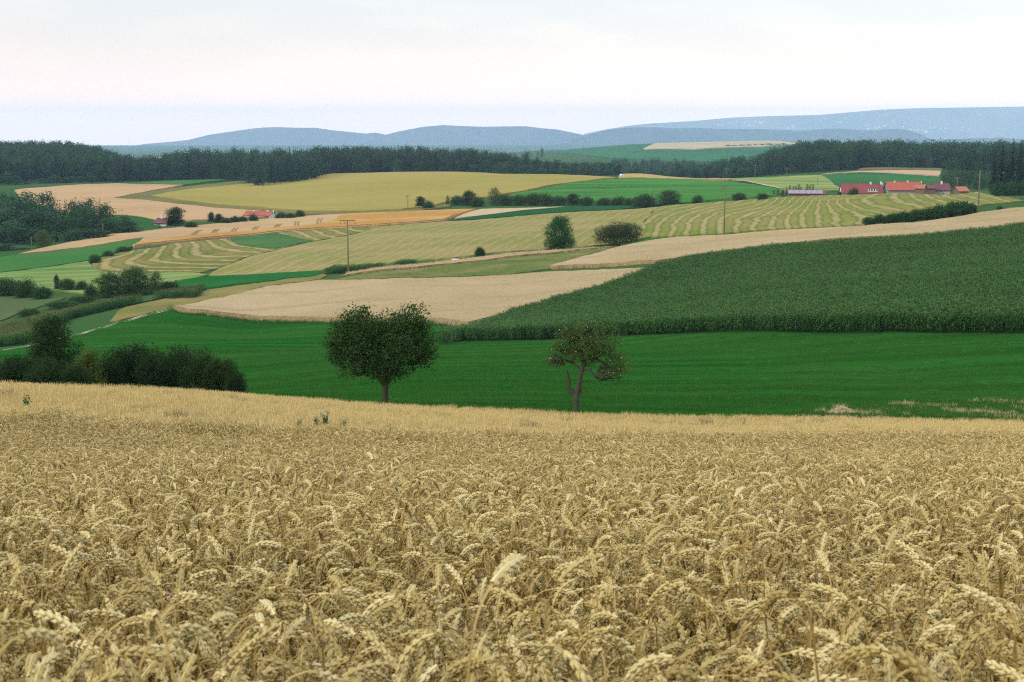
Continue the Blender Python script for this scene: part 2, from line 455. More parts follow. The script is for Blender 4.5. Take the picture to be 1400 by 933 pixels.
nz = wt.nodes.new('ShaderNodeTexNoise'); nz.inputs['Scale'].default_value = 1.0; nz.inputs['Detail'].default_value = 5; wt.links.new(mp.outputs[0], nz.inputs[0])
cr = wt.nodes.new('ShaderNodeValToRGB'); cr.color_ramp.elements[0].position = .45; cr.color_ramp.elements[1].position = .75
cr.color_ramp.elements[0].color = (0,0,0,1); cr.color_ramp.elements[1].color = (.033,.025,.015,1); wt.links.new(nz.outputs['Fac'], cr.inputs[0])
ad = wt.nodes.new('ShaderNodeMix'); ad.data_type = 'RGBA'; ad.blend_type = 'ADD'; ad.inputs[0].default_value = 1
wt.links.new(rp.outputs[0], ad.inputs[6]); wt.links.new(cr.outputs[0], ad.inputs[7])
b2 = wt.nodes.new('ShaderNodeBackground'); wt.links.new(ad.outputs[2], b2.inputs[0]); b2.inputs[1].default_value = 3 * VEIL
ash = wt.nodes.new('ShaderNodeAddShader'); wt.links.new(bg.outputs[0], ash.inputs[0]); wt.links.new(b2.outputs[0], ash.inputs[1]); wt.links.new(ash.outputs[0], wo.inputs[0])
scene.view_settings.view_transform = 'Standard'; scene.view_settings.look = 'None'; scene.view_settings.gamma = 1
scene.view_settings.exposure = EXPO; scene.view_settings.use_curve_mapping = False
cy = scene.cycles; cy.max_bounces = 5; cy.diffuse_bounces = 3; cy.glossy_bounces = 1; cy.transmission_bounces = 3; cy.volume_bounces = 4; cy.transparent_max_bounces = 4
cy.use_denoising = DENOISE; cy.denoiser = 'OPENIMAGEDENOISE'; cy.denoising_prefilter = 'NONE'; cy.denoising_input_passes = 'RGB_ALBEDO_NORMAL'; cy.use_adaptive_sampling = False; cy.adaptive_threshold = .01; cy.filter_width = 1.15
cy.caustics_reflective = False; cy.caustics_refractive = False
if HAZE:
    hb = MB(); hb.box(-22000, 22000, -60, 24500, -545, 198)
    hm = bpy.data.materials.new('evening_air'); hm.use_nodes = True; ht = hm.node_tree
    ht.nodes.remove(ht.nodes['Principled BSDF']); pv = ht.nodes.new('ShaderNodeVolumePrincipled')
    pv.inputs['Density'].default_value = HAZE; pv.inputs['Color'].default_value = (.47, .69, 1.0, 1); pv.inputs['Anisotropy'].default_value = -.25
    ht.links.new(pv.outputs[0], ht.nodes['Material Output'].inputs['Volume'])
    link('haze', hb.mesh('haze', [hm]), kind='stuff', label='thin blue evening haze over the valley')

# ------------------------------------------------------------------ palette (real surface colours)
WHEAT = (.455, .37, .205); WHEAT2 = (.385, .31, .16)
TAN = (.45, .32, .18); TAN2 = (.38, .26, .135)
ORANGE = (.47, .27, .085); ORANGE2 = (.38, .20, .055)
YEL = (.33, .28, .075); YEL2 = (.26, .23, .06)
GRASS = (.016, .076, .009); GRASS2 = (.046, .155, .022)
MIDG = (.045, .15, .035); MIDG2 = (.065, .19, .05)
OLIVE = (.15, .16, .045); OLIVE2 = (.20, .19, .06)
SWG = (.17, .20, .05); STRAW = (.42, .34, .16)

# ------------------------------------------------------------------ ground
def fan(Y0, Y1, nu, ny, U):
    us = np.linspace(-U, U, nu); ys = np.exp(np.linspace(math.log(Y0), math.log(Y1), ny))
    UU, YY = np.meshgrid(us, ys); return UU * YY, YY
def grid_faces(nu, ny, off=0):
    i = np.arange(ny - 1)[:,None] * nu + np.arange(nu - 1)[None]
    return np.stack([i, i + 1, i + nu + 1, i + nu], -1).reshape(-1, 4) + off
X1, Y1 = fan(14, 12000, 260, 430, 1.0); Z1 = H(X1, Y1)
gx = np.linspace(-60, 60, 81); gy = np.linspace(-45, 16.0, 52); XX, YY = np.meshgrid(gx, gy); ZZ = H(XX, YY)
V = np.concatenate([np.c_[X1.ravel(), Y1.ravel(), Z1.ravel()], np.c_[XX.ravel(), YY.ravel(), ZZ.ravel() - .06]])
Fq = np.concatenate([grid_faces(260, 430), grid_faces(81, 52, 260 * 430)])
mat_ground = field_mat('grassland', (.035,.10,.028), (.055,.13,.04), (.065,.115,.038), fine=1.2, big=.006, bump=.3)
link('ground', mesh_from('ground', V, faces4=Fq, mats=[mat_ground], smooth=True), kind='structure', label='open rolling farmland under the fields')

# soil under the wheat and stubble
soil = plain_mat('soil', (.16, .105, .055), .95, .0, .35, 9)
STUB_EDGE = [(-160,515),(0,525),(175,532),(340,541),(430,547.5),(527,554),(620,558.5),(700,562),(787,567),(900,570),(1000,572),(1100,571.5),(1150,571.5),(1250,574),(1400,576),(1560,577)]
WH_EDGE = [(-160,556),(0,564),(200,573),(350,581),(527,588),(700,592),(875,594),(1050,595),(1225,594),(1400,592),(1560,590)]
wheat_back = [at(x, y, 16, 60, .85) for x, y in WH_EDGE]
stub_back = [at(x, y, 40, 76, .1) for x, y in STUB_EDGE]
m_stub = field_mat('stubble_ground', (.42,.335,.15), (.28,.22,.095), (.36,.33,.165), fine=7, big=.18, bump=.6)
drape_xy('stubble_field', stub_back + [(p[0], p[1] - 1.2) for p in wheat_back[::-1]], .0, m_stub, skirt=False)
drape_xy('soil', [(p[0], p[1] - .4) for p in wheat_back] + [(14, 14.5), (-14, 14.5)], .0, soil, skirt=False)

# meadow below the hill
m_mead = field_mat('meadow_grass', GRASS, GRASS2, (.009,.085,.009), fine=2.5, big=.02, streak=(.02,.22,(.022,.115,.018),.6), rot=.12, bump=.8, contrast=.3, speck=(.05,.14,.02), tram=(15, .10, (.012,.055,.008)))
MEAD = [(1560,576),(1400,577),(1150,573),(1000,573),(787,568),(527,555),(340,542),(175,545),(60,530),(0,505),(-60,490),(20,478),(109,457.5),(199,431.5),(242,419),(248,430),(300,436),(440,442),(600,442.5),(607,466),(700,466),(800,461.5),(850,460.5),(1050,454.5),(1200,456.5),(1400,457.5),(1560,459)]
drape('meadow', MEAD, 66, 300, .04, m_mead, skirt=False)
verge = field_mat('dry_verge', (.06,.10,.025), (.15,.14,.05), (.03,.09,.016), fine=5, big=.25, bump=.6)
drape('field_verge', [(1085,571.5),(1120,567),(1150,560),(1250,552),(1400,549.5),(1560,547),(1560,579),(1400,578),(1250,576)], 62, 100, .10, verge, skirt=False)

# the farm track
m_track = plain_mat('track_gravel', (.30,.27,.20), 1, 0, .25, 1.5)
for side in (0, 1):
    tp = [(4,479.5),(16,477.5),(32,475),(66,468),(109,457),(128,451),(151,444.5),(176,437.5),(199,430.5),(222,425),(238,420.5)]
    off = 1.0 + side * 1.7
    P = np.array([at(x, y, 120, 330) for x, y in tp])
    L_ = np.column_stack([P[:,0] + off * .35, P[:,1] - off]); R_ = np.column_stack([P[:,0] + (off + .45) * .35, P[:,1] - off - .45])
    drape_xy('path', [tuple(p) for p in L_] + [tuple(p) for p in R_[::-1]], .08, m_track, skirt=False)

m_olive = field_mat('mown_strip', (.20,.20,.06), (.15,.17,.05), (.26,.22,.085), fine=1.5, big=.05, bump=.5)
drape('mown_strip', [(160,428),(173,421),(232,408),(288,397),(340,390.5),(400,381),(440,375.5),(448,377.5),(437,383),(390,389),(330,402),(275,413),(246,419),(198,431),(160,441),(150,441)], 190, 380, .10, m_olive)
m_wheatmid = field_mat('ripe_wheat', WHEAT, WHEAT2, (.50,.40,.24), fine=2.2, big=.03, streak=(.015,.35,(.33,.24,.12),.35), rot=.1, bump=.8, sides=(.30,.23,.11), contrast=.3, tram=(17, .12, (.22,.16,.08)))
drape('wheat_field', [(243.5,418.5,.8),(250,426),(260,428.5),(275.7,429.5),(340,436.3),(400,439.5),(450,440.5),(520,441),(600,441.5),(640,447),(700,432),(800,402),(890,374),(893,367,.8),(860,367.5,.8),(800,370,.8),(755,371.5,.8),(700,376,.8),(600,380,.8),(520,382.5,.8),(437,383,.8),(390,389,.8),(330,401,.8),(288,409.5,.8)], 205, 380, .75, m_wheatmid, rough=.04)
# maize strip and olive field on the left
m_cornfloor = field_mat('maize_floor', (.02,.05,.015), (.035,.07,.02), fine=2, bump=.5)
CORN_L = [(-80,452),(0,441,2.0),(51,428.5,2.0),(77,423,2.0),(128.6,410.5,2.0),(180,402.6,2.0),(211,398,2.0),(269,395.5,2.0),(283,396.7),(224,407.7),(198.6,413.5),(180,418.6),(128.6,429.6),(97.7,437),(60,455),(32,472),(0,475),(-80,480)]
drape('maize_strip', CORN_L, 190, 400, .06, m_cornfloor)
m_oll = field_mat('dull_pasture', (.075,.12,.045), (.10,.14,.055), (.12,.14,.05), fine=1.2, big=.03, streak=(.03,.3,(.055,.10,.04),.5), bump=.5)
drape('dull_pasture', [(-80,400),(0,402.6),(44,409),(72,409),(90,408.5),(60,419),(22,431.5),(0,440),(-80,452)], 230, 400, .12, m_oll)
# left meadows
m_lg = field_mat('left_meadow', (.04,.15,.035), (.06,.19,.05), (.07,.17,.045), fine=.8, big=.02, bump=.4)
drape('left_meadow', [(-100,362),(0,353.5),(25,350),(77,345),(141,336.5),(180,330),(197,327.5),(190,333.5),(181,338.5),(160,346),(140,351),(120,357.5),(64,366.5),(0,374),(-100,384)], 300, 560, .2, m_lg)
m_lm = field_mat('mown_meadow', (.09,.19,.05), (.13,.23,.065), (.16,.22,.07), fine=.8, big=.015, streak=(.02,.16,(.18,.24,.08),.7), rot=.5, bump=.4)
drape('mown_meadow', [(-100,385),(0,375),(64,367.5),(120,358.5),(126,365),(132,371.5),(175,375),(262,374.5),(285,377),(268,381.5),(240,385),(235,390),(140,404),(70,398),(30,390),(-100,396)], 280, 470, .2, m_lm)
m_sw1 = field_mat('swath_field', (.19,.19,.055), (.13,.16,.04), (.24,.21,.075), fine=1.0, big=.03, bump=.5, rows=((.46,.36,.19), .10, (.07,.13,.035), .7))
SW1 = [(126,363,0),(142,352,0),(164,347,0),(180,344.5,.55),(128,369,0),(164,373,0),(216,373,0),(262,373,0),(216,340,2.2),(241,334,3.3),(280,330.5,5.2),(300,328.5,6.2),(216,368,1.1),(280,366,1.6),(190,355,1.9),(230,352,3.1),(280,350,4.6),(330,345,5.2),(300,358,3.1),(340,335,7),(377,321,9),(416,316,11),(450,313,12.5),(426,330,10),(377,340,7)]
drape('swath_field', [(125.5,362.7),(142,352),(164,347),(180,344),(216,340),(241,334),(280,330.6),(300,328.5),(377,321),(416,315.8),(450,313.3),(491,312.7),(520,312.5),(491,319.5),(467,324.5),(426,331.5),(377,343.5),(342,351.5),(300,368),(273.5,374),(216,373.5),(164,373.5),(129.6,370.6)], 330, 600, .18, m_sw1, swath=SW1)
drape('clover_patch', [(315,328),(345,323.5),(377,320.8),(400,326),(428,331.8),(400,337),(377,342),(345,340),(322,335)], 380, 600, .38, field_mat('clover', (.045,.14,.04), (.07,.17,.05), (.10,.17,.06), fine=1, big=.04, bump=.4))
m_sw2 = field_mat('hay_field', (.27,.26,.085), (.20,.22,.06), (.33,.27,.12), fine=.9, big=.03, bump=.5, rows=((.37,.30,.15), .12, (.13,.18,.04), .55))
SW2 = [(300,372,0),(377,346,0),(467,326,0),(517,312,.2),(377,372,2.5),(430,350,2.5),(500,326,2.5),(560,308,2.5),(440,368,5),(530,335,5),(620,304,5),(520,360,8),(590,330,8),(670,302,8),(575,356,10.5),(640,325,10.5),(720,297,10.5),(640,350,13.5),(700,322,13.5),(770,294,13.5),(720,343,17),(770,318,17),(830,290,17),(790,340,20),(840,312,20.5),(880,288,20)]
drape('hay_field', [(285,377.5),(300,369),(342,352.4),(377,344.4),(426,332.4),(467,325.4),(491,320.4),(517,311.6),(543,309.5),(606,304.5),(651,302.5),(728.6,295.4),(780,291.8),(835,289.3),(900,284.5),(880,305),(862,331),(830,336),(780,341.5),(708,344.5),(672,347.5),(617.5,354.5),(562,358),(457,364),(440,371.5),(377,375),(300,379)], 310, 620, .2, m_sw2, swath=SW2)
m_sw3 = field_mat('swath_meadow', (.20,.23,.055), (.15,.20,.045), (.27,.24,.08), fine=1.0, big=.05, bump=.5, rows=((.43,.34,.19), .085, (.08,.13,.03), .7))
SW3 = [(1045,305,0),(1068,305,1),(1085,305,2),(1109,305,3),(1129,305,4),(1020,305,-1),(990,308,-2.3),(960,312,-3.6),(930,318,-5),(890,322,-6.7),(1120,272,3),(1137,270,4),(1095,275,1),(1075,276,-1),(1050,278,-3),(1000,281,-5),(940,285,-7),(900,290,-8),(1045,290,-1),(1070,290,.7),(1088,290,1.9),(1109,288,3),(1128,288,4),(982,290,-3.6),
       (1152,272,6),(1162,283.6,6),(1192,293,6),(1176,269,7),(1185,283.6,7),(1220,291.5,7),(1255,265,10),(1271,275,10),(1292,280,10),(1238,268.5,9),(1262,279,9),(1293,262,12),(1310,269,12),(1336,275.5,12),(1315,262,13),(1336,268.5,13),(1374,275,13.4),(1215,268,8.2),(1240,284,8)]
drape('swath_meadow', [(880,305),(900,284.3),(911,282),(988.6,276.8),(1040,273.5),(1104,269.6),(1130,267.3),(1176,264.5),(1220,263.2),(1284,260.6),(1320,257.5),(1340,263),(1361,270),(1397,275.5),(1400,276),(1341,282),(1300,295),(1181,308.5),(1130,311),(1050,315.3),(990,320.3),(887,325.5),(862,331)], 300, 660, .16, m_sw3, swath=SW3)
# upper wheat band, strips
drape('wheat_band', [(752,368.5),(800,366.5),(850,364),(900,361),(960,352),(1050,341),(1150,330),(1250,327),(1350,318),(1400,311),(1560,298),(1560,270,.7),(1480,277,.7),(1400,284,.7),(1345,290.5,.7),(1337,292,.7),(1250,305,.7),(1181,309.5,.7),(1130,312,.7),(1050,316.5,.7),(990,322,.7),(925,325,.7),(887,329.5,.7),(850,337,.7),(825,344.5,.7),(790,353,.7),(765,360,.7)], 255, 420, .7, m_wheatmid, rough=.04)
m_pink = field_mat('pale_wheat', (.48,.34,.19), (.40,.28,.14), (.45,.35,.20), fine=2, big=.04, bump=.7, sides=(.2,.16,.07))
drape('wheat_strip', [(466,378.3,.5),(479,373,.5),(556,363,.5),(617,356.6,.5),(703,346.3,.5),(784,341,.5),(829,338,.5),(836,338,.5),(797,344),(752,349.4),(728.6,351),(677,357),(600,365),(540,371),(478,378.5)], 290, 380, .5, m_pink)
m_weed = field_mat('weedy_strip', (.20,.20,.065), (.10,.15,.035), (.30,.24,.12), fine=1.5, big=.09, streak=(.03,.35,(.055,.11,.025),.8), rot=.15, bump=.7, contrast=.3)
drape('weedy_strip', [(478,378.5),(540,371.5),(600,365.2),(677,357.2),(728.6,351.2),(797,344.2),(842,338.5),(825,344.5),(765,360.5),(752,369),(700,376),(600,380),(520,382.5),(460,383)], 270, 380, .12, m_weed)
m_gs = field_mat('green_strip', (.014,.11,.022), (.022,.14,.03), (.03,.14,.04), fine=1.2, big=.03, bump=.4)
drape('green_strip', [(240,388),(269,382),(300,379.5),(377,375.5),(440,372),(441,375.3),(428,379.5),(400,381.5),(352,388.7),(300,394),(272,396.5),(236,396)], 280, 420, .25, m_gs)
MAIZE2 = [(438,376),(446,367,1.4),(459,363.7,1.4),(562,357.2,1.4),(566,360),(530,366.9),(476,374)]
drape('maize_plot', MAIZE2, 290, 390, .06, m_cornfloor)
# tan and orange fields
m_tan = field_mat('tan_grain', TAN, TAN2, (.50,.36,.19), fine=1.2, big=.02, streak=(.012,.16,(.34,.24,.12),.5), rot=.18, bump=.5, tram=(22, .25, (.22,.15,.07)))
m_or = field_mat('orange_grain', ORANGE, ORANGE2, (.50,.32,.12), fine=1.0, big=.03, streak=(.10,.02,(.30,.18,.05),.5), rot=.5, bump=.5)
drape('grain_field', [(25,349.8),(58,342),(116,329.8),(141,323.3),(180,320.8),(232,314.7),(288,309),(340,303.7),(390,299.2),(440,296.2),(484,294.3),(555,291.3),(620,289.3),(651,288.4),(606,304.2),(543,309),(491,312.2),(440,315.3),(377,320),(300,327.5),(237,333.5),(183,340),(181,338),(190,334),(197,327.3),(180,329.8),(141,336.4),(77,344.8)], 380, 680, .5, m_tan)
drape('orange_field', [(465,297),(484,295),(555,292),(620,290),(648,289.2),(606,303.6),(543,308.4),(491,311.6),(440,314.6),(377,319.4),(300,327),(237,333),(184,339.6),(188,335.5),(237,328.7),(300,322.5),(377,315.5),(430,311),(455,305)], 380, 680, .85, m_or)
drape('pale_field', [(620.6,301),(640,292.5),(658,287.8),(722,286.3),(770,284.5),(722,288.6),(671,295)], 420, 700, .35, field_mat('pale_grain', (.53,.42,.25), (.47,.36,.2), fine=1, bump=.4))
drape('beet_strip', [(613,303.8),(671,295.2),(722,289),(770,285),(830,283.5),(880,281),(912,281.5),(840,288.5),(797,290.3),(728,295),(651,302)], 420, 700, .38, field_mat('beet', (.02,.085,.028), (.03,.11,.04), fine=1, bump=.5))
# upper yellow field with its grassy border, tan fields and strips
m_bord = field_mat('rough_border', (.17,.16,.06), (.22,.19,.075), (.13,.15,.05), fine=.7, big=.02, bump=.4)
drape('rough_border', [(155,272.5),(200,264.5),(250,257.3),(325,249.3),(380,246.5),(412,244.5),(442,239.3),(450,237.3),(470,238),(445,246),(320,258),(250,272),(330,284.5),(440,292),(560,287),(615,280),(615,284),(580,288.5),(550,290.5),(480,294.3),(425,294.8),(350,289.7),(300,286),(250,281),(200,275.5)], 580, 1150, .3, m_bord)
m_yel = field_mat('ripe_barley', YEL, YEL2, (.36,.29,.095), fine=.6, big=.012, streak=(.004,.05,(.22,.20,.05),.7), rot=-.08, bump=.4, tram=(24, -.06, (.14,.14,.035)))
drape('barley_field', [(207,270),(230,265),(262,260.5),(325,254.5),(400,249.5),(442,241.5),(455,238.3),(650,237.4),(700,240.3),(825,243.8),(843,245.2),(790,250.8),(740,257.8),(700,265.8),(680,270.5),(612,278),(590,284.5),(550,288.5),(480,291.5),(425,291.5),(350,285),(300,282),(250,276.5)], 590, 1150, .75, m_yel)
m_tan2 = field_mat('tan_stubble', (.45,.31,.17), (.39,.26,.135), (.47,.33,.185), fine=.6, big=.012, streak=(.006,.05,(.36,.24,.12),.6), bump=.4, tram=(24, .1, (.24,.16,.085)))
drape('upper_grain_field', [(20,262),(37,259.6),(125,253.9),(160,252.8),(250,255),(200,264),(155,272.8),(200,276),(250,282),(300,287),(350,290.3),(385,294.8),(370,298.5),(262,307),(217,306),(187,298),(152,296),(100,296),(60,285),(30,275)], 590, 1100, .6, m_tan2)
drape('green_wedge', [(160,252.6),(225,249.3),(300,247.2),(312,248),(250,254.8)], 880, 1180, .6, m_lg)
drape('rough_pasture', [(140,296),(180,295),(200,299),(217,305),(217,316),(140,325)], 480, 720, .4, field_mat('rough_pasture', (.03,.10,.03), (.05,.13,.04), fine=.8, bump=.6))
m_cg = field_mat('clover_field', (.045,.17,.03), (.06,.20,.04), (.04,.14,.03), fine=.6, big=.01, streak=(.006,.05,(.07,.19,.04),.6), bump=.4, tram=(20, .05, (.03,.10,.025)))
drape('clover_field', [(690,270.5),(725,263.2),(780,252.5),(840,246.8),(880,245.3),(950,247.2),(1000,250.7),(1035,255),(1068,262),(1068,271),(1000,279),(930,284),(800,280)], 580, 1100, .5, m_cg)
drape('stubble_band', [(850,240),(857,237.8),(887,239.8),(980,244.6),(1005,247),(950,246.9),(880,245.1),(845,245.6)], 700, 1150, .7, field_mat('stubble_gold', (.46,.34,.13), (.40,.29,.11), fine=.5, bump=.3))
drape('hay_pasture', [(980,244.5),(1040,244.2),(1123,241.2),(1135,246),(1143,255.3),(1160,262),(1075,264),(1066,259.5),(1040,253.8),(1005,247.5)], 650, 1100, .35, field_mat('hay_pasture', (.15,.24,.06), (.20,.26,.08), (.10,.19,.05), fine=.6, big=.02, streak=(.006,.06,(.26,.28,.10),.7), bump=.3))
drape('green_slope', [(1123,241.3),(1181,237.6),(1220,239),(1282,243.2),(1300,252),(1300,262),(1160,263),(1143,255.5),(1133,247)], 650, 1100, .4, field_mat('green_slope', (.035,.15,.04), (.05,.17,.05), (.03,.11,.04), fine=.6, big=.01, bump=.3))
drape('path', [(1006,248.2),(1040,253.6),(1066,259.2),(1066,260.6),(1040,254.8),(1006,248.9)], 650, 1100, .7, m_track, skirt=False)
drape('pink_stubble', [(1123.6,240.6),(1168.6,236.6),(1220,235.2),(1287,236),(1283,242.6),(1220,239.1),(1181,237.7)], 800, 1130, .8, field_mat('pink_stubble', (.50,.36,.24), (.44,.31,.19), fine=.5, bump=.3))
drape('olive_plot', [(1172,234.3),(1194,229),(1220,228.2),(1284,231.5),(1290,235),(1220,234.5)], 850, 1160, .9, m_bord)
drape('far_grain_field', [(879,205.2),(895,197.6),(1000,194.9),(1050,194),(1095,196),(1085,199),(1040,202),(950,205)], 2300, 3900, .8, field_mat('far_grain', (.56,.45,.28), (.52,.41,.25), fine=.1, bump=.2, streak=(.0004,.02,(.2,.22,.12),.8)))
drape('far_meadow', [(735,210),(800,203.5),(893,198),(878,206),(950,206),(1040,203.2),(1090,200),(1060,208),(1000,222),(900,222),(830,217)], 2200, 3900, .5, field_mat('far_meadow', (.04,.16,.06), (.05,.18,.06), (.035,.12,.06), fine=.1, big=.002, bump=.2))
# the big maize field
CORN = [(607,466),(650,468),(700,467),(750,466),(800,462),(850,461),(950,457.5),(1050,455),(1200,457),(1300,457.3),(1400,458),(1560,459.5),(1560,297,.2),(1400,314,.2),(1350,322.5,.2),(1275,330,.2),(1175,336,.2),(1050,344.5,.2),(950,357,.5),(900,365,.9),(875,372,1.4),(820,386,2.3),(762,401,2.3),(700,418,2.3),(650,437,2.3),(607,448,2.3)]
drape('maize_field', CORN, 100, 300, .06, m_cornfloor)

# ------------------------------------------------------------------ far hills and lake
RIDGES = []
def ridge(name, prof, d, depth, base, mat, seed, label, rough=6):
    rng = np.random.default_rng(seed)
    px = np.array([p[0] for p in prof], float); py = np.array([p[1] for p in prof], float)
    n, k = 260, 44
    xs = np.linspace(px[0], px[-1], n); ys = np.interp(xs, px, py)
    uu = np.array([ray(x, y)[0] for x, y in zip(xs, ys)]); tt = np.array([ray(x, y)[1] for x, y in zip(xs, ys)])
    crest = -tt * d + EZ
    s = np.linspace(-1, 1, k)
    prof_s = np.clip(1 - np.abs(s) ** 2.2, 0, 1)
    XX = uu[:,None] * d * np.ones(k)[None]; YY = d + s[None] * depth * np.ones(n)[:,None]
    gul = np.zeros((n, k))
    for q in range(7):
        fx = rng.uniform(.8, 4.5) / depth * 6.28; ph = rng.uniform(0, 6.28); sk = rng.uniform(-.6, .6)
        gul += np.abs(np.sin(XX * fx * .5 + YY * fx * sk * .5 + ph)) / (1.2 + q * .5)
    gul = gul / gul.max()
    env = prof_s * (1 - prof_s) * 4
    ZZ = base + (crest[:,None] - base) * prof_s[None] - gul * env[None] * 230 * .42
    V = np.stack([XX, YY, ZZ], -1).reshape(-1, 3); RIDGES.append((XX, YY, ZZ))
    return link(name, mesh_from(name, V, faces4=grid_faces(k, n), mats=[mat], smooth=True), kind='structure', label=label)
m_hill = field_mat('wooded_slope', (.022,.045,.022), (.035,.065,.03), (.05,.08,.035), fine=.02, big=.0012, bump=.6)
base = -540 + EZ
ridge('hills', [(130,212),(160,204),(200,197),(240,193.5),(262,191),(290,184),(318,180),(345,176),(362,174.5),(380,174),(405,175),(430,175),(450,178),(470,180),(500,183),(512,181.5),(524,184),(560,200),(600,212)], 17200, 2200, base, m_hill, 1, 'blue wooded ridge far across the valley')
ridge('hills', [(430,212),(480,200),(520,186.5),(545,180),(560,177),(580,173.5),(605,171.3),(630,172.5),(660,173.5),(690,173),(720,173),(740,175.5),(760,177),(780,181),(800,185),(850,196),(900,210)], 16400, 2200, base, m_hill, 2, 'blue wooded ridge behind the spruce forest')
ridge('hills', [(690,212),(740,202),(770,195),(800,186),(815,181.5),(830,178),(850,175.3),(870,174.3),(895,174),(920,175.7),(950,175),(1000,177),(1040,176.5),(1075,178),(1100,179),(1130,176.3),(1150,176),(1180,178.5),(1200,178),(1215,176.5),(1230,176.5),(1243,180),(1262,189),(1290,196),(1330,210)], 14200, 2000, base, m_hill, 3, 'wooded ridge ending in a spur beside the lake')
ridge('hills', [(1120,212),(1200,200),(1240,194),(1270,191),(1300,190.5),(1330,189.6),(1352,189),(1368,188.2),(1385,190),(1400,191),(1440,190),(1560,192)], 12600, 1100, base, m_hill, 4, 'low wooded rise in front of the lake')
m_hill_hazed = field_mat('haze_paled_slope', (.09,.13,.08), (.12,.16,.10), (.17,.19,.11), fine=.01, big=.0008, bump=.4, speck=(.30,.27,.18))  # slope colour lightened to stand in for thicker haze; specks are fields
ridge('hills', [(800,183),(830,177),(860,172),(890,169),(910,168),(950,165.5),(1000,161),(1050,159),(1120,157.3),(1160,154),(1200,150.5),(1240,148.7),(1262,148),(1330,147),(1400,146),(1480,147),(1600,150)], 19500, 1500, base, m_hill_hazed, 5, 'long hillside on the far shore of the lake, its colour paled like haze')
NW = NT('lake_water'); NW.bump(NW.noise(NW.coord((1, 3, 1)), .05, 3), .15, 1); m_lake = NW.fin((.04, .07, .09), .12, .5)
for nm, xs, ya, yb, d0, d1 in (('lake', (1258, 1620), 192, 182.8, 0, 0), ('lake', (200, 228), 218, 215.5, 0, 0)):
    pts = []
    for x, y in ((xs[0], ya), (xs[1], ya), (xs[1], yb), (xs[0], yb)):
        u, t = ray(x, y); Yd = 198.0 / t
        pts.append((u * Yd, Yd, -198.0 + EZ))
    if xs[0] < 600: pts = [(*at(x, y, 4000, 13000), 0) for x, y in ((xs[0], ya), (xs[1], ya), (xs[1], yb), (xs[0], yb))]; zl = min(h1(p[0], p[1]) for p in pts) + 1; pts = [(p[0], p[1], zl) for p in pts]
    link(nm, mesh_from(nm, pts, faces4=[(0, 1, 2, 3)], mats=[m_lake]), kind='structure', label='silver sheet of lake water in the distance')

# wheel tracks in the tan grain
m_rut = plain_mat('rut', (.20, .13, .06), 1, 0, .2, 3)
for (xa, ya), (xb, yb) in (((271.8,315.8),(260,324)),((295,314.5),(288.6,321.6)),((320.7,313),(316,319.6)),((350,311),(343.7,318)),((379.7,307.3),(374,315.6)),((404,304),(403.5,312.4)),((436,300),(433.7,307))):
    for off in (0, 4.2):
        xm, ym = (xa * .45 + xb * .55) - .6, (ya + yb) / 2
        L_ = [at(x + off, y, 420, 690, .5) for x, y in ((xa, ya), (xm, ym), (xb, yb))]
        drape_xy('wheel_track', [(p[0] - .3, p[1]) for p in L_] + [(p[0] + .3, p[1]) for p in L_[::-1]], .62, m_rut, skirt=False)
LEAFK = 1.0
